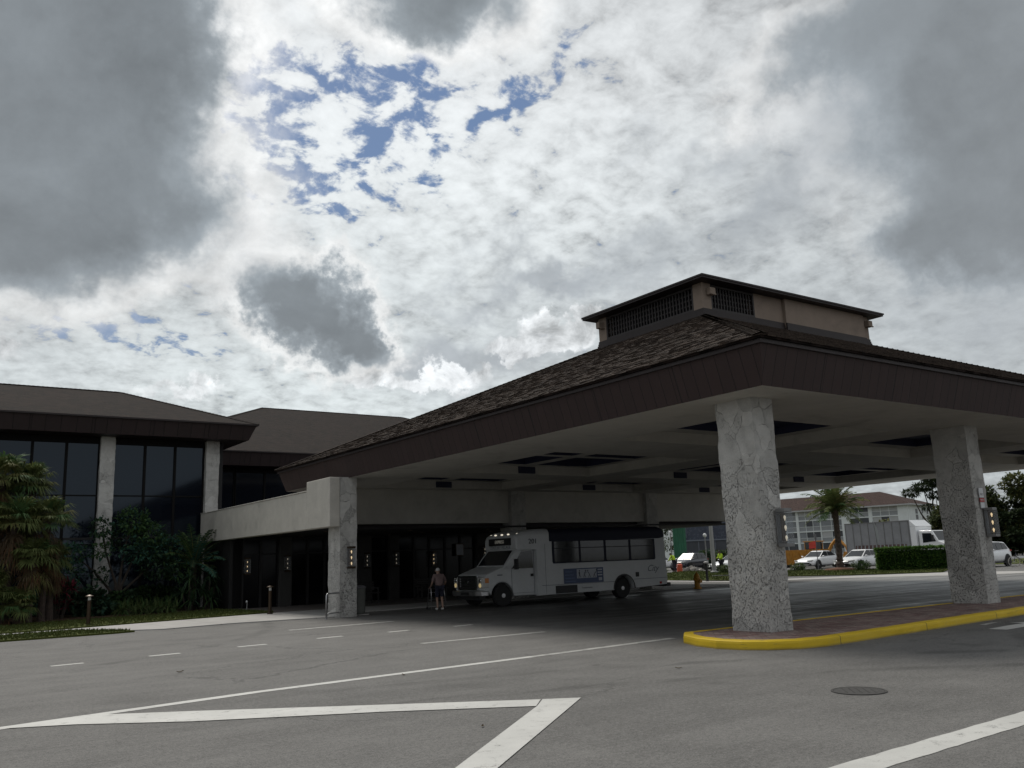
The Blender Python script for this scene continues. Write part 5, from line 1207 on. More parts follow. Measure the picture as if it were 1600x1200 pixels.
# ---- orange backhoe and skip behind the sedans
bh = thing('backhoe', 'orange backhoe loader with raised folded arm behind the date palm', 'excavator', (73.2, 53.6, 0), R(-95))
mb = MB(); mb.prism([(-1.6,-.55,.55),(-1.6,-.55,1.45),(-.4,-.55,1.55),(-.4,-.55,1.2),(1.5,-.5,1.15),(1.75,-.5,.6)], (0,1.1,0)); mb.build('body', M['orange'], bh, bevel=.04)
mb = MB()
for x in (-.45,.75):
    for y in (-.5,.5): mb.bar((x,y,1.1),(x+(.05 if x > 0 else 0),y,2.25),.07)
mb.box(-.6,-.6,2.25,.95,.6,2.34); cbn = mb.build('cab_frame', M['orange'], bh, bevel=.01)
mb = MB(); mb.box(-.42,-.49,1.2,.72,.49,2.24); mb.build('cab_glass', M['carglass'], cbn)
mb = MB(); mb.tube([(1.6,0,.9),(2.3,0,1.9),(2.8,0,2.35),(3.3,0,2.3)], [.16,.15,.14,.12], 6); mb.tube([(3.3,0,2.3),(3.9,0,1.7),(4.1,0,1.2)], [.13,.11,.09], 6); mb.build('arm', M['orange'], bh)
mb = MB(); mb.prism([(3.9,-.35,1.25),(4.35,-.35,1.2),(4.4,-.35,.8),(4.0,-.35,.65),(3.7,-.35,.85)], (0,.7,0)); mb.build('bucket', M['orange'], bh)
for x, r_ in ((-1.2,.45),(1.0,.65)):
    for s in (-1,1):
        wheel(bh, x, s*.75, r_, s, .34, rim='orange')
mb = MB(); mb.tube([(-.3,.62,1.3),(-1.9,.62,1.0),(-2.5,.62,.5)],.09,6); mb.tube([(-.3,-.62,1.3),(-1.9,-.62,1.0),(-2.5,-.62,.5)],.09,6); mb.prism([(-2.4,-1.0,.1),(-2.4,-1.0,.8),(-2.6,-1.0,.75),(-3.1,-1.0,.15)],(0,2.0,0)); mb.build('loader_bucket', M['orange'], bh)
sk = thing('waste_skip', 'rusty orange waste skip behind the left white sedan', 'skip', (68.6, 51.3, 0), R(-75))
mb = MB(); mb.loft([[(-1.9,-.8,.25),(1.9,-.8,.25),(1.9,.8,.25),(-1.9,.8,.25)],[(-2.2,-1,1.55),(2.2,-1,1.55),(2.2,1,1.55),(-2.2,1,1.55)],[(-2.1,-.9,1.55),(2.1,-.9,1.55),(2.1,.9,1.55),(-2.1,.9,1.55)],[(-1.85,-.75,.4),(1.85,-.75,.4),(1.85,.75,.4),(-1.85,.75,.4)]]); mb.build('hull', M['orange'], sk)
mb = MB()
for k in range(7): mb.bar((-1.8+k*.6,-.83-.0,.3),(-2.0+k*.66,-1.03,1.5),.08,.08)
mb.build('rib', M['orange'], sk); mb = MB(); mb.box(-1.7,-.6,.0,-1.4,.6,.27); mb.box(1.4,-.6,0,1.7,.6,.27); mb.build('skid', M['black'], sk)

# ---- bicycle
bk = thing('bicycle', 'parked bicycle with pale tyres at the right edge beyond the driveway', 'bicycle', (59.6, 28.0, 0), R(128))
for x in (-.52,.52):
    mb = MB(); mb.tube([(x+.33*math.cos(2*math.pi*k/24),0,.335+.33*math.sin(2*math.pi*k/24)) for k in range(25)], .022, 6, cap=False); w = mb.build('wheel', M['debris'], bk)
    mb = MB()
    for k in range(12): a = math.pi*k/6; mb.tube([(x,0,.335),(x+.31*math.cos(a),0,.335+.31*math.sin(a))],.003,4)
    mb.lathe([(.03,-.04),(.03,.04)],(x,0,.335),8,'y'); mb.build('spokes', M['steel'], w)
mb = MB()
for p, q in (((-.52,0,.335),(-.08,0,.30)),((-.08,0,.30),(-.2,0,.78)),((-.2,0,.75),(-.52,0,.335)),((-.2,0,.73),(.38,0,.80)),((-.08,0,.30),(.40,0,.70)),((.36,0,.88),(.52,0,.335))): mb.tube([p,q],.02,6)
mb.build('frame', M['darkcar'], bk); mb = MB(); mb.ell((-.22,0,.85),(.13,.07,.035),8,5); mb.build('saddle', M['black'], bk)
mb = MB(); mb.tube([(.36,0,.88),(.34,0,1.0)],.015,6); mb.tube([(.25,-.3,1.02),(.36,-.15,1.02),(.36,.15,1.02),(.25,.3,1.02)],.014,6); mb.build('handlebar', M['black'], bk)
mb = MB(); mb.lathe([(.09,-.06),(.09,-.05)],(-.08,0,.30),12,'y'); mb.tube([(-.08,-.08,.30),(0,-.08,.16)],.012,5); mb.tube([(-.08,.08,.30),(-.16,.08,.44)],.012,5); mb.box(-.05,-.14,.14,.05,-.06,.16); mb.build('crank', M['black'], bk)
gr = thing('guard_rail', 'low white guard rail between white crossover and bicycle at the right', 'guard rail', (65.5,31.0,0), R(-52))
mb = MB(); mb.box(-1.2,-.03,.42,5,.03,.58); mb.build('rail', M['signwhite'], gr, bevel=.01)
for k in range(4): mb = MB(); mb.box(-1.0+k*1.9,.032,-.02,-.9+k*1.9,.12,.52); mb.build('post', M['grey_steel'], gr)

# ================================================================ FAR BUILDINGS
ap = thing('apartment_block', 'white four-storey apartment block with screened balconies and red-brown hipped roof', 'building', (188.0,111.5,-.03), R(12.7))
EZ = 10.75; FL = [0.2,3.0,5.65,8.3,EZ]; LEN = 66; W2 = 17.7
mb = MB()
bays = [(2.3,8.1,'aptpale'),(8.9,13.3,'aptdark'),(15.3,20.4,'aptscreen'),(20.6,25.9,'aptscreen'),(26.5,31.5,'aptscreen'),(31.7,36.6,'aptpale'),(37.4,43,'aptdark'),(43.8,48.6,'aptscreen'),(48.8,54,'aptscreen'),(55,60,'aptpale')]
cuts = [0]+[v for b in bays for v in b[:2]]+[LEN]
for i in range(0, len(cuts), 2): mb.box(0, cuts[i], 0, .3, cuts[i+1], EZ)     # piers
mb.box(0.32, 0, 0, W2, LEN, EZ)
for a, b, _ in bays:
    for z in FL: mb.box(0.02, a, z-.16, .31, b, z+.10)
mb.build('wall', M['aptwhite'], ap)
rnd = random.Random(5)
for a, b, kind in bays:
    for k in range(4):
        z0, z1 = FL[k]+.10, FL[k+1]-.16; m = rnd.choice(['aptscreen','aptdark','aptpale','aptscreen']) if kind == 'aptscreen' else kind
        mb = MB(); n = max(2, int((b-a)/1.7)); s = (b-a)/n
        f0 = MB()
        for i in range(n+1): f0.box(.10, max(a, a+i*s-.045), z0, .19, min(b, a+i*s+.045), z1)
        f0.box(.12, a, z0+.98, .18, b, z0+1.06)
        fr = f0.build('balcony', M['aptwhite'], ap)
        for i in range(n):
            mm = M[m] if rnd.random() < .7 else M[rnd.choice(['aptdark','aptpale','aptscreen'])]
            mb = MB(); mb.box(.2, a+i*s+.046, z0+1.06, .21, a+(i+1)*s-.046, z1); mb.build('screen', mm, fr)
        mb = MB(); mb.box(.2, a, z0, .24, b, z0+.97); mb.build('railing', M['aptrail'], fr)
for z in FL[1:4]+[9.6]:
    for x, w, h in ((5.6,1.5,1.1),(9.6,.9,.8),(13.2,1.2,1.0)):
        mb = MB(); mb.box(x-w/2, -.03, z-.5-h/2, x+w/2, -.004, z-.5+h/2); f = mb.build('window', M['aptdark'], ap)
        mb = MB(); mb.box(x-w/2-.08, -.06, z-.5-h/2-.1, x+w/2+.08, -.001, z-.5-h/2-.002); mb.build('sill', M['aptwhite'], f)
mb = MB(); o = 1.0; A = [(-o,-o,EZ),(W2+o,-o,EZ),(W2+o,LEN+o,EZ),(-o,LEN+o,EZ)]; t = (W2+2*o)/2; P, Q = (W2/2,-o+t,EZ+3.6), (W2/2,LEN+o-t,EZ+3.6)
mb.poly([A[0],A[1],P]); mb.quad(A[1],A[2],Q,P); mb.poly([A[2],A[3],Q]); mb.quad(A[3],A[0],P,Q); rf = mb.build('roof', M['shingle_red'], ap, uv=True)
mb = MB(); mb.box(-o-.02,-o-.02,EZ-.32,W2+o+.02,LEN+o+.02,EZ-.004); mb.build('eave', M['aptpale'], rf)
gb = thing('glass_building', 'low dark blue-grey glazed building behind the light pole and parked cars', 'building', (75.6,72.9,-.02), R(-47))
mb = MB(); mb.box(0,.05,3.15,8.4,10,7.2); mb.build('upper_band', M['bldgdark'], gb); mb = MB(); mb.box(-.05,-.12,2.98,8.2,.3,3.14); mb.box(5.6,-.14,3.3,8.4,-.121,3.42); mb.build('ledge', M['bldggrey'], gb)
mb = MB()
for k in range(5): mb.box(k*1.85-.04,-.02,0,k*1.85+.04,.1,2.97)
mb.build('mullion', M['bldggrey'], gb)
for k in range(4): mb = MB(); mb.box(k*1.85+.05,.02,.5,k*1.85+1.8,.06,2.96); mb.build('window', M['aptdark'], gb)
mb = MB(); mb.box(0,.1,0,8.3,9.8,3.1); mb.build('wall', M['bldggrey'], gb)
mb = MB()
for k in range(3): mb.box(.5+k*3,.0,3.4,.55+k*3,.049,7.0)
mb.box(0,.02,5.1,8.4,.048,5.16); mb.build('panel_joint', M['bldggrey'], gb)
wh = thing('pale_house', 'pale low house wall glimpsed under the big trees at the right', 'building', (116,52,-.03), R(-60))
mb = MB(); mb.box(0,0,0,9,6,3.1); mb.build('wall', M['bldggrey'], wh); mb = MB(); mb.loft([[(-.4,-.4,3.1),(9.4,-.4,3.1),(9.4,6.4,3.1),(-.4,6.4,3.1)],[(3,2.9,4.4),(6,2.9,4.4),(6,3.1,4.4),(3,3.1,4.4)]]); mb.build('roof', M['shingle'], wh, uv=True)
for x in (1.2,5.6): mb = MB(); mb.box(x,-.05,.9,x+1.5,-.004,2.1); mb.build('window', M['aptdark'], wh)

# ================================================================ STREET FURNITURE ON THE VERGE
lp = thing('light_pole', 'tall grey light pole on the verge between the two workers', 'light pole', (54.14,48.97,.05))
mb = MB(); mb.lathe([(.32,-.02),(.32,.10),(.2,.14),(.17,.2),(.13,6.4),(.09,7.2)], n=14); mb.build('pole', M['hose'], lp, smooth=False); mb = MB(); mb.box(-.2,-.15,7.2,1.0,.15,7.4); mb.build('lamp_head', M['grey_steel'], lp, bevel=.04)
def thin_pole(x, y, h, label, head=True):
    r = thing('thin_post', label, 'post', (x,y,0)); mb = MB(); mb.tube([(0,0,-.05),(0,0,h)],.05,8); mb.build('post', M['grey_steel'], r)
    mb = MB(); mb.ell((0,0,h+.12),(.16,.16,.17),10,7); mb.build('globe', M['signwhite'], r, smooth=True)
thin_pole(56.9,52.2,2.95,'slim lamp post with pale globe just left of the tall light pole')
thin_pole(69.5,72.0,2.6,'slim lamp post with pale globe beside the bus tail'); thin_pole(72.5,71.6,3.9,'slim tall lamp post with pale globe at the left side of the green mesh')
gs = thing('mesh_screen', 'green mesh screen hung on tall poles behind the first worker', 'screen', (70.2,68.9,0), R(-46))
for x in (0,1.25): mb = MB(); mb.tube([(x,0,-.05),(x,0,4.6)],.06,8); mb.build('pole', M['green'], gs)
mb = MB(); mb.loft([[(.06+1.13*i/14,.03*math.sin(i*1.7),z) for i in range(15)] for z in (.4,1.6,3.0,4.4)],False,False); mb.build('mesh', M['green'], gs)
br = thing('bollard_light', 'slim black bollard light with pale cap on the verge kerb by the hydrant', 'bollard light', (39.6,36.4,.03))
mb = MB(); mb.lathe([(.10,-.02),(.10,.04),(.075,.05),(.07,.98)], n=12); mb.build('post', M['black'], br); mb = MB(); mb.lathe([(.06,.98),(.15,1.02),(.15,1.06),(.05,1.12)], n=14); mb.build('cap', M['hose'], br)
hy = thing('fire_hydrant', 'weathered orange-yellow fire hydrant at the edge of the driveway', 'fire hydrant', (31.5,29.6,.02))
mb = MB(); mb.lathe([(.19,-.03),(.19,.05),(.13,.06),(.13,.42),(.155,.43),(.155,.47),(.14,.48),(.13,.58),(.09,.66),(.04,.70),(.03,.77)], n=18); mb.build('barrel', M['hydrant'], hy, smooth=False)
mb = MB(); mb.lathe([(.06,-.185),(.06,-.15),(.045,-.145),(.045,.145),(.06,.15),(.06,.185)], (0,0,.40), 12, 'x'); mb.lathe([(.085,-.25),(.085,-.2),(.07,-.19),(.07,0)], (0,0,.33), 12, 'y'); mb.build('outlet', M['hydrant'], hy)
fl = thing('flag', 'small red flag on a dark stake in front of the left white sedan', 'flag', (59.9,43.5,.0))
mb = MB(); mb.tube([(0,0,-.05),(0,0,2.6)],.03,8); mb.box(-.06,-.06,2.3,.06,.06,2.75); mb.build('pole', M['signgrey'], fl)
mb = MB(); mb.loft([[(-.32*t-.02,.42*t,2.25-z*(1-.25*t)-.18*t) for t in (0,.25,.5,.75,1)] for z in (0,.3,.6)] ,False,False)
v = mb.v; mb.v = [(x+.03*math.sin(z*9+y*8),y,z) for x,y,z in v]; mb.build('cloth', M['flagred'], fl)
fe = thing('feather_banner', 'narrow pale feather banner on a slim leaning pole before the box truck', 'banner', (55.6,35.5,.0))
mb = MB(); mb.tube([(0,0,-.05),(.0,.02,2.0),(0,.1,3.1),(0,.2,3.35)],[.025,.022,.015,.01],8); mb.build('pole', M['grey_steel'], fe)
mb = MB(); mb.loft([[(0.01,.03,1.75),(.01,.06,2.3),(.01,.1,2.8),(.01,.16,3.25)],[(.03,-.10,1.8),(.05,-.16,2.3),(.04,-.12,2.8),(.01,.12,3.28)]],False,False); mb.build('cloth', M['feather'], fe)
db = thing('rubble_pile', 'small pile of pale rubble on the verge behind the first worker', 'rubble', (61.0,57.9,.03)); rnd = random.Random(9); mb = MB()
for _ in range(70):
    a, q = rnd.uniform(0,6.28), rnd.random(); s = rnd.uniform(.06,.16); mb.obb((1.0*q*math.cos(a),.9*q*math.sin(a),.32*(1-q)+.04), rand_dir(rnd)*s, Vector((0,0,1)).cross(rand_dir(rnd))*s*.8, Vector((rnd.uniform(-.3,.3),rnd.uniform(-.3,.3),1))*s*.5)
mb.build('rubble', M['debris'], db)
dc = thing('drain_cover', 'dark flat drain cover in the verge lawn below the light pole', 'drain cover', (46.4,41.2,.06), R(-40))
mb = MB(); mb.box(-.7,-.5,-.05,.7,.5,.05); mb.build('slab', M['iron'], dc, bevel=.015); mb = MB(); mb.box(-.5,-.3,.051,.5,.3,.06); mb.build('lid', M['black'], dc)
cl_ = thing('drink_cooler', 'orange-red drink cooler standing beside the first worker', 'cooler', (57.9,56.35,.03))
mb = MB(); mb.lathe([(.20,0),(.24,.03),(.25,.55),(.24,.6)], n=18); mb.build('barrel', M['cooler'], cl_); mb = MB(); mb.lathe([(.25,.60),(.25,.66),(.1,.72)], n=18); mb.build('lid', M['cooler'], cl_); mb = MB(); mb.tube([(-.26,0,.45),(-.27,0,.8),(.27,0,.8),(.26,0,.45)],.014,6); mb.build('handle', M['signwhite'], cl_)

# ================================================================ PEOPLE
def skinned(name, joints, edges, mat, parent, lev=2):
    names = list(joints); idx = {k: i for i, k in enumerate(names)}
    me = bpy.data.meshes.new(name); me.from_pydata([joints[k][0] for k in names], [(idx[a], idx[b]) for a, b in edges], []); me.update()
    o = bpy.data.objects.new(name, me); C.objects.link(o); o.modifiers.new('Skin', 'SKIN')
    for i, k in enumerate(names):
        r = joints[k][1]; sv = me.skin_vertices[0].data[i]; sv.radius = (r, r) if not isinstance(r, tuple) else r; sv.use_root = (i == 0)
    s = o.modifiers.new('Subsurf', 'SUBSURF'); s.levels = lev; s.render_levels = lev
    mod_mesh(o); o.data.materials.clear(); o.data.materials.append(mat)
    o.data.polygons.foreach_set('use_smooth', [True]*len(o.data.polygons))
    if parent: o.parent = parent
    return o
def add_hands_head(body, J, facing, grip=True, skin=None):
    """fingers, thumb and facial features joined into the one body mesh"""
    mb = MB(); me = body.data
    mb.v = [tuple(v.co) for v in me.vertices]; mb.f = [tuple(p.vertices) for p in me.polygons]; mb.m = [0]*len(mb.f)
    f = Vector(facing).normalized(); side = f.cross(Vector((0,0,1))).normalized()
    for s in ('l','r'):
        h = Vector(J['hand_'+s][0]); w = Vector(J['wrist_'+s][0]); d = (h-w).normalized(); sd = side*(1 if s == 'r' else -1)
        ac = d.cross(sd).normalized(); spread = d.cross(ac).normalized()
        for k, L in enumerate((.062,.07,.066,.052)):
            b = h+spread*(-.03+.02*k)+d*.015; c = -ac if ac.z > 0 else ac
            p1 = b+d*L*.5; p2 = p1+(d*.5+c*.8)*L*.4; p3 = p2+(c*.9-d*.2)*L*.35
            mb.tube([b-d*.02,p1,p2,p3],[.0095,.009,.008,.006],6)
        t0 = w.lerp(h,.5)-spread*.03; t1 = t0+(d*.6-spread*.7)*.035; mb.tube([t0,t1,t1+(d*.9-spread*.1)*.03],[.011,.010,.007],6)
    hd = Vector(J['head'][0]); 
    mb.ell(tuple(hd+f*.098-Vector((0,0,.012))), (.016,.016,.022), 6, 5)                 # nose
    for s in (-1,1):
        mb.ell(tuple(hd+side*s*.083-Vector((0,0,.012))), (.018,.018,.032), 6, 5)          # ears
        mb.ell(tuple(hd+f*.083+side*s*.034+Vector((0,0,.016))), (.014,.014,.009), 6, 5)   # eyes
    mb.ell(tuple(hd+f*.082-Vector((0,0,.052))), (.022,.022,.008), 6, 5)                  # lips
    n = bpy.data.meshes.new('body'); n.from_pydata(mb.v, [], mb.f); n.materials.append(me.materials[0]); n.polygons.foreach_set('use_smooth', [True]*len(mb.f)); n.update(); body.data = n
BE = [('pelvis','belly'),('belly','chest'),('chest','neck'),('neck','skull'),('skull','head'),('head','crown')]+[e for s in 'lr' for e in (('chest','sh_'+s),('sh_'+s,'elb_'+s),('elb_'+s,'wrist_'+s),('wrist_'+s,'hand_'+s),('pelvis','hip_'+s),('hip_'+s,'knee_'+s),('knee_'+s,'ank_'+s),('ank_'+s,'toe_'+s))]
def person(label, loc, rz, H, P, cat='person', skin='skin'):
    """P: joint positions for a 1.7 m figure facing +y; scaled to H"""
    k = H/1.7; r = thing('person', label, cat, loc, rz)
    RAD = dict(pelvis=(.15,.11),belly=(.14,.105),chest=(.155,.11),neck=.055,skull=.07,head=(.078,.092),crown=(.058,.068),sh=.062,elb=.042,wrist=.029,hand=(.036,.02),hip=.088,knee=.055,ank=.037,toe=.033)
    J = {n: (tuple(c*k for c in p), tuple(q*k for q in RAD[n.split('_')[0]]) if isinstance(RAD[n.split('_')[0]], tuple) else RAD[n.split('_')[0]]*k) for n, p in P.items()}
    b = skinned('body', J, BE, M[skin], r); add_hands_head(b, J, (0,1,0)); return r, J, k
def garment(name, J, keys, edges, grow, mat, parent, over={}):
    j = {}
    for n in keys:
        p, q = J[n]; g = over.get(n, grow); j[n] = (p, tuple(v+g for v in q) if isinstance(q, tuple) else q+g)
    return skinned(name, j, edges, mat, parent)
def hair(J, k, mat, parent, f=(0,1,0), r=(.088,.095,.085)):
    h = Vector(J['head'][0]); mb = MB(); c = h+Vector((0,-.014*k,.028*k))
    rings = []
    for i in range(8):
        t = i/7*math.pi*.62; rings.append([(c.x+r[0]*k*math.sin(t)*math.cos(a)*(1+.05*math.sin(a*7+i)), c.y+r[1]*k*math.sin(t)*math.sin(a)*(1 if math.sin(a) < 0.2 else .93), c.z+r[2]*k*math.cos(t)*(1 if math.sin(a) < .3 or t < 1.1 else .9)) for a in [2*math.pi*q/16 for q in range(16)]])
    mb.loft(rings, True, True); mb.build('hair', mat, parent, smooth=True)
# elderly woman leaning on a walker, back to the viewer
P = dict(pelvis=(0,0,.92),belly=(0,.03,1.04),chest=(0,.09,1.27),neck=(0,.13,1.41),skull=(0,.16,1.48),head=(0,.18,1.55),crown=(0,.18,1.63),
 sh_l=(-.19,.09,1.35),elb_l=(-.29,.05,1.10),wrist_l=(-.29,.22,.93),hand_l=(-.285,.28,.90),sh_r=(.19,.09,1.35),elb_r=(.29,.05,1.10),wrist_r=(.29,.22,.93),hand_r=(.285,.28,.90),
 hip_l=(-.09,0,.88),knee_l=(-.10,.06,.48),ank_l=(-.10,.0,.09),toe_l=(-.11,.15,.035),hip_r=(.09,0,.88),knee_r=(.09,.0,.48),ank_r=(.085,-.10,.09),toe_r=(.095,.04,.035))
r, J, k = person('stooped white-haired woman in rose blouse and navy shorts pushing a walker', (16.62,28.05,0), R(-8), 1.50, P)
tor = ['pelvis','belly','chest','neck','sh_l','elb_l','sh_r','elb_r']; te = [('pelvis','belly'),('belly','chest'),('chest','neck'),('chest','sh_l'),('sh_l','elb_l'),('chest','sh_r'),('sh_r','elb_r')]
garment('blouse', J, tor, te, .022, M['blouse'], r, dict(pelvis=.03,belly=.034,chest=.02,neck=.008))
garment('shorts', J, ['pelvis','hip_l','knee_l','hip_r','knee_r'], [('pelvis','hip_l'),('hip_l','knee_l'),('pelvis','hip_r'),('hip_r','knee_r')], .026, M['shorts'], r, dict(pelvis=.012))
hair(J, k, M['hair_white'], r)
for s in 'lr': a, t = Vector(J['ank_'+s][0]), Vector(J['toe_'+s][0]); mb = MB(); mb.ell(tuple(a.lerp(t,.55)-Vector((0,0,.012))),(.042,.115,.045),10,6); mb.build('shoe', M['shoe'], r, smooth=True)
wk = thing('walker', 'aluminium walking frame held by the white-haired woman', 'walker', (16.62+.03,28.05+.26,0), R(-8))
for s in (-1,1):
    x = s*.255
    mb = MB(); mb.tube([(x*1.1,-.17,.02),(x,-.10,.62),(x,-.07,.79),(x,.05,.80),(x,.12,.74),(x*1.1,.25,.02)],.0135,8); mb.tube([(x*1.03,-.13,.34),(x*1.03,.19,.34)],.011,6); mb.build('side_frame', M['steel'], wk, smooth=True)
    mb = MB(); mb.tube([(x,-.09,.795),(x,.05,.805)],.02,8); mb.build('grip', M['black'], wk)
mb = MB(); mb.tube([(-.255,.19,.36),(.255,.19,.36)],.012,6); mb.tube([(-.255,.16,.60),(.255,.16,.60)],.012,6); mb.build('cross_bar', M['steel'], wk)
for x in (-.28,.28): mb = MB(); mb.lathe([(.055,-.012),(.055,.012)],(x,.25,.055),12,'x'); mb.build('wheel', M['rubber'], wk)
# two workers in hi-vis shirts
PW = dict(pelvis=(0,0,.94),belly=(0,.06,1.06),chest=(0,.18,1.28),neck=(0,.27,1.39),skull=(0,.32,1.45),head=(0,.36,1.50),crown=(0,.38,1.58),
 sh_l=(-.2,.18,1.34),elb_l=(-.25,.32,1.10),wrist_l=(-.18,.5,.95),hand_l=(-.15,.56,.92),sh_r=(.2,.18,1.34),elb_r=(.25,.30,1.10),wrist_r=(.18,.48,.98),hand_r=(.15,.54,.95),
 hip_l=(-.10,0,.90),knee_l=(-.13,.03,.50),ank_l=(-.15,-.03,.09),toe_l=(-.17,.13,.04),hip_r=(.10,0,.90),knee_r=(.13,.05,.50),ank_r=(.15,.0,.09),toe_r=(.17,.16,.04))
def worker(label, loc, rz, H, P):
    r, J, k = person(label, loc, rz, H, P, skin='skin_tan')
    garment('shirt', J, tor+['wrist_l','wrist_r'], te+[('elb_l','wrist_l'),('elb_r','wrist_r')], .028, M['hivis'], r, dict(neck=.01,wrist_l=.014,wrist_r=.014,pelvis=.012))
    garment('trousers', J, ['pelvis','hip_l','knee_l','ank_l','hip_r','knee_r','ank_r'], [('pelvis','hip_l'),('hip_l','knee_l'),('knee_l','ank_l'),('pelvis','hip_r'),('hip_r','knee_r'),('knee_r','ank_r')], .032, M['trouser'], r)
    hair(J, k, M['hair_black'], r)
    for s in 'lr': a, t = Vector(J['ank_'+s][0]), Vector(J['toe_'+s][0]); mb = MB(); mb.ell(tuple(a.lerp(t,.55)-Vector((0,0,.015))),(.05,.135,.05),10,6); mb.build('boot', M['black'], r, smooth=True)
worker('worker in lime hi-vis shirt and dark trousers bending beside the orange cooler', (58.5,57.5,.03), R(20), 1.78, PW)
PU = dict(PW); PU.update(belly=(0,.02,1.06),chest=(0,.05,1.30),neck=(0,.08,1.44),skull=(0,.11,1.50),head=(0,.13,1.57),crown=(0,.13,1.65),sh_l=(-.2,.05,1.38),elb_l=(-.25,.14,1.13),wrist_l=(-.16,.34,1.12),hand_l=(-.12,.40,1.13),sh_r=(.2,.05,1.38),elb_r=(.25,.12,1.13),wrist_r=(.17,.32,1.10),hand_r=(.13,.38,1.11))
worker('worker in lime hi-vis shirt standing upright just right of the light pole', (55.3,49.2,.03), R(75), 1.74, PU)

# ================================================================ CAMERA
cam_d = bpy.data.cameras.new('camera'); cam_d.sensor_width = 36; cam_d.lens = 31.05; cam_d.clip_end = 4000; cam_d.clip_start = .1
cam = bpy.data.objects.new('camera', cam_d); C.objects.link(cam); scene.camera = cam
cam.matrix_world = Matrix(((.8158, -.08275, -.57239, 0), (-.57712, -.18064, -.79643, 0), (-.03749, .98006, -.19512, 1.65), (0, 0, 0, 1)))

# ================================================================ SKY AND SUN
SUN_AZ, SUN_EL = 4, 54
world = bpy.data.worlds.new('World'); scene.world = world; world.use_nodes = True
nt = world.node_tree; nt.nodes.clear(); X.nt = nt
out = nt.nodes.new('ShaderNodeOutputWorld'); bg = nt.nodes.new('ShaderNodeBackground'); nt.links.new(bg.outputs[0], out.inputs[0]); bg.inputs['Strength'].default_value = .1
sky = nt.nodes.new('ShaderNodeTexSky'); sky.sky_type = 'NISHITA'; sky.sun_disc = False; sky.sun_elevation = R(SUN_EL); sky.sun_rotation = R(SUN_AZ); sky.air_density = 1.2; sky.dust_density = 1.0
tc = nt.nodes.new('ShaderNodeTexCoord'); D = tc.outputs['Generated']
sep = nt.nodes.new('ShaderNodeSeparateXYZ'); nt.links.new(D, sep.inputs[0]); dx, dy, dz = (X(o) for o in sep.outputs)
DEG = 180/math.pi
az = X.op('ARCTAN2', dx, dy)*DEG; el = X.op('ARCSINE', dz)*DEG
def vec(a, b, c):
    n = nt.nodes.new('ShaderNodeCombineXYZ')
    for i, q in enumerate((a, b, c)):
        q = q.v if isinstance(q, X) else q
        if isinstance(q, (int, float)): n.inputs[i].default_value = q
        else: nt.links.new(q, n.inputs[i])
    return n.outputs[0]
# flat cloud deck seen in perspective, and the sphere of directions for heaped clouds
inv = X.op('MAXIMUM', dz, 0.0)+.27
deck = vec(dx/inv, dy/inv, 0)
wob_a = (X(noise(nt, D, 7, 5, .62))-.5); wob_b = (X(noise(nt, mapping(nt, D, loc=(3.7,1.3,5.1)), 7, 5, .62))-.5)
fine_a = (X(noise(nt, D, 26, 5, .65))-.5)
az2 = az + wob_a*20 + fine_a*3.5; el2 = el + wob_b*13 + fine_a*2.5
def blob(a0, e0, sa, se, rot=0, amp=1.0, A=None, E=None):
    A = A or az2; E = E or el2; c, s = math.cos(R(rot)), math.sin(R(rot)); k = math.cos(R(e0))
    u = (A-a0)*k; v = E-e0; p = (u*c+v*s)/sa; q = (v*c-u*s)/se
    return X.op('EXPONENT', (p*p+q*q)*-1.0)*amp
def total(bl, **kw):
    t = 0
    for b in bl: t = blob(*b, **kw)+t
    return t
# small cells of the high white deck
cell = X(noise(nt, deck, 15, 5, .56, .35)); cell2 = X(noise(nt, mapping(nt, deck, (1,1,1), (4.2,7.7,0)), 34, 6, .62, .2)); mid = X(noise(nt, mapping(nt, deck, loc=(9.1,2.2,0)), 2.6, 5, .55, .5))
puff = (cell-.5)*.85+.5+(cell2-.5)*.3+(mid-.5)*.22
holes = total([(22.8,29.8,6.5,2.8,-8,1.0),(20.8,26.8,3.0,3.2,0,1.05),(23.3,23.6,3.0,2.4,0,1.0),(27.5,27.2,4.0,2.4,0,.75),(29.5,31.3,3,1.6,0,.6),(36.5,28.8,3.4,2.2,0,.75),(30.5,23.6,3.4,1.6,0,.78),(33,26,4,2,0,.5),(40.5,32,2.5,1.6,0,.55),(9.5,14.0,5.5,1.0,6,1.0),(15.5,13.6,3.0,.8,4,.9),(26,20.6,1.6,.8,0,.5)], A=az+wob_a*9, E=el+wob_b*6)
front = blob(30,28,75,60,0,1,A=az,E=el)
thr = .285 + X.op('MINIMUM', holes, 1.0)*.205 - (1-front)*.02
cover = puff.sstep(thr-.05, thr+.07)
# white deck brightness: bright towards the hidden sun, greyer to the right and low down
glow = blob(26,31,20,12,0,.40,A=az,E=el)+blob(38,22,16,8,0,.26,A=az,E=el)+blob(22,11,30,3.5,0,.32,A=az,E=el)+blob(52,14,14,7,0,.10,A=az,E=el)+.29
tex = (cell-.5)*.95+(cell2-.5)*.55+(mid-.5)*.5
white = X.op('MAXIMUM', glow*1.02*(1+tex*2.2), .12)
white = (1 - X.op('EXPONENT', white*-2.0))*.76
# heaped clouds low over the roofs
hz = X(noise(nt, mapping(nt, D, (1,1,1.25), (2.2,6.1,.7)), 9, 8, .6, .25)); hz2 = X(noise(nt, mapping(nt, D, (1,1,1.1), (8,3,1.7)), 20, 7, .62, .35))
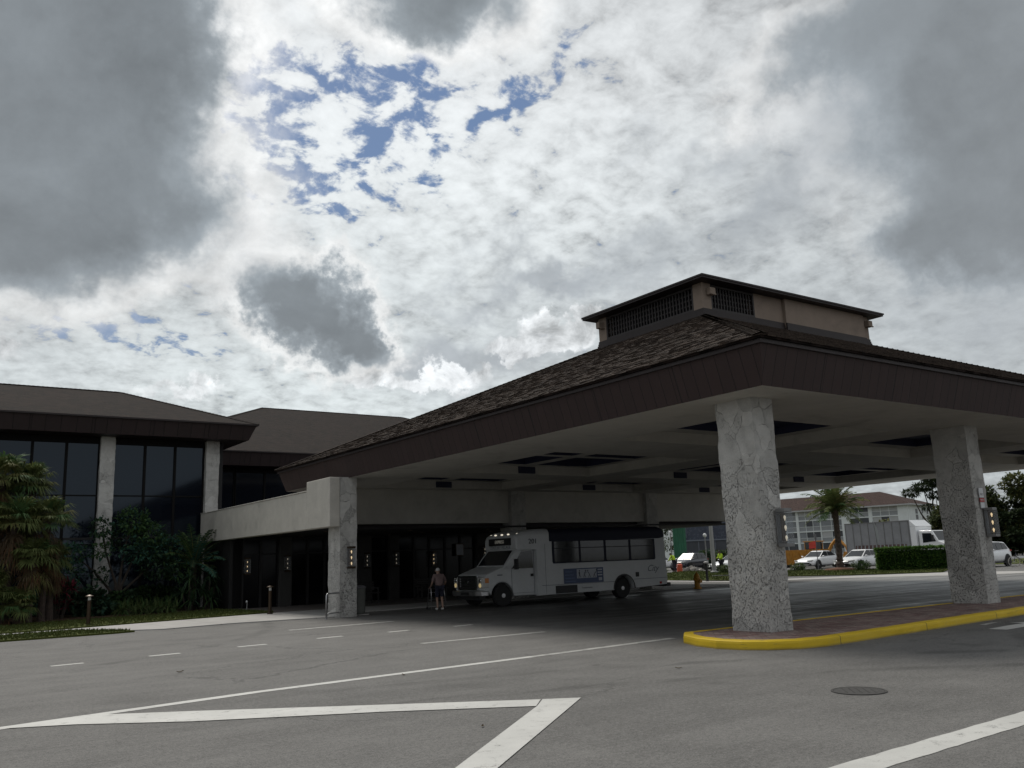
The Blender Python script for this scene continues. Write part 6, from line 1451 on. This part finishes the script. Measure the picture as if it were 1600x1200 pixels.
# grey cloud bases: (azimuth, elevation, half widths, tilt, weight)
dark_b = [(4,27.5,11,10,0,1.25),(11.5,30.5,3.6,5,0,.5),(8.0,20.6,5.2,4.2,0,.9),(-14,22,12,12,0,1.2),(20.9,17.4,2.6,2.2,0,.72),(24.0,15.4,4.0,2.6,-35,1.1),(26.8,13.6,2.2,1.2,-20,.6),(32,35.5,6.5,3.4,0,1.0),(66,24.5,7.5,4.2,25,1.0),(64,17.6,5.5,2.6,18,1.0),(73,30,10,8,0,1.0),(72,17,7,4,0,.8),(58,29.5,6,2.6,20,.6),(84,24,10,10,0,1.0)]
soft_a = (X(noise(nt, mapping(nt, D, loc=(5.5,2.1,8.3)), 5.5, 7, .62, .3))-.5)
dk = total(dark_b, A=az+wob_a*11+fine_a*4, E=el+wob_b*8+fine_a*3)+soft_a*.42+(hz-.5)*.35
dmask = dk.sstep(.30, .74)
edge = dk.sstep(.12, .36)*(1-dk.sstep(.40, .70))
far_right = az.sstep(48, 62)
# thinner grey veil patches that shade without hiding
veil = total([(17.5,20.5,2.2,4.2,10,.6),(38.5,18.2,6.0,1.1,2,.95),(34.5,13.6,4.5,1.9,0,.85),(29.5,12.0,3,1.6,0,.5),(57,22,10,3,28,.6),(50,20,5,1.6,25,.4),(51,26,6,1.2,30,.4),(62,12,14,5,0,.32),(47,12.5,10,3.5,0,.25),(3,11.5,6,1.5,0,.25),(60,27,8,3,20,.5),(44,26.5,2.6,1.2,0,.3),(70,13,10,5,0,.4)])*((hz-.5)*1.3+(hz2-.5)*.7+1)
cum = total([(39.5,14.9,2.6,1.5,0,1),(36,14.0,2.5,1.2,0,.8),(31.5,11.6,3,1.2,0,.7),(2,11.8,4,1.4,0,.9),(27,11.4,2.2,1.1,0,.7),(68,10.5,3,1.2,0,.5),(15,11.2,5,1.0,0,.6)], A=az+wob_a*8+fine_a*7, E=el+wob_b*6+fine_a*5)
cmask = cum.sstep(.36, .60); cside = blob(0,0,1,1,0,0,A=az,E=el)
cumv = ((hz2-.5)*2.2+(hz-.5)*1.0+.56)
# ---- compose (values are display-linear, x10 for the .1 strength)
blue = mix(nt, .82, sky.outputs[0], (.66, 1.18, 2.3))
wt = mix(nt, el.lin(8, 30, 0, 1), (.925, 1.0, 1.01), (.965, 1.0, 1.015))
wcol = mix(nt, 1.0, wt, white*10, 'MULTIPLY')
col = mix(nt, cover*.97, blue, wcol)
vcol = mix(nt, 1.0, (.90,.98,1.06), ((hz-.5)*.22+.31)*10, 'MULTIPLY')
col = mix(nt, X.op('MINIMUM', veil, .85), col, vcol)
ccol = mix(nt, 1.0, (.97,1.0,1.02), X.op('MAXIMUM', cumv, .26)*10, 'MULTIPLY')
col = mix(nt, cmask*.75, col, ccol)
rim = mix(nt, 1.0, (1,1,.99), ((hz2-.5)*.9+.70)*10, 'MULTIPLY')
col = mix(nt, edge*(1-far_right)*.62, col, rim)
deep = (soft_a*.16+(hz-.5)*.10+(hz2-.5)*.05+.158)+ (1-dk.sstep(.5, 1.15))*.10
dcol = mix(nt, 1.0, (.87, .985, 1.08), deep*10, 'MULTIPLY')
col = mix(nt, dmask*.97, col, dcol)
# even cloud tone behind the camera, raised as fill for faces turned towards it
back = mix(nt, front, (3.7,3.85,4.0), col)
low = el.sstep(-4, 1)
col = mix(nt, low, (1.2,1.2,1.15), back)
nt.links.new(col, bg.inputs['Color'])
world.cycles.sampling_method = 'MANUAL'; world.cycles.sample_map_resolution = 512

sl = bpy.data.lights.new('sun', 'SUN'); sl.energy = 1.9; sl.angle = R(22); sl.color = (1.0, .95, .87)
so = bpy.data.objects.new('sun', sl); C.objects.link(so)
sd = Vector((math.sin(R(SUN_AZ))*math.cos(R(SUN_EL)), math.cos(R(SUN_AZ))*math.cos(R(SUN_EL)), math.sin(R(SUN_EL))))
so.rotation_euler = sd.to_track_quat('Z', 'Y').to_euler()

scene.view_settings.view_transform = 'Standard'; scene.view_settings.look = 'None'; scene.view_settings.exposure = .48; scene.view_settings.gamma = 1; scene.view_settings.use_curve_mapping = False
scene.cycles.max_bounces = 8; scene.cycles.diffuse_bounces = 4; scene.cycles.glossy_bounces = 3; scene.cycles.transmission_bounces = 4; scene.cycles.transparent_max_bounces = 12
scene.cycles.use_denoising = True; scene.cycles.sample_clamp_indirect = 4
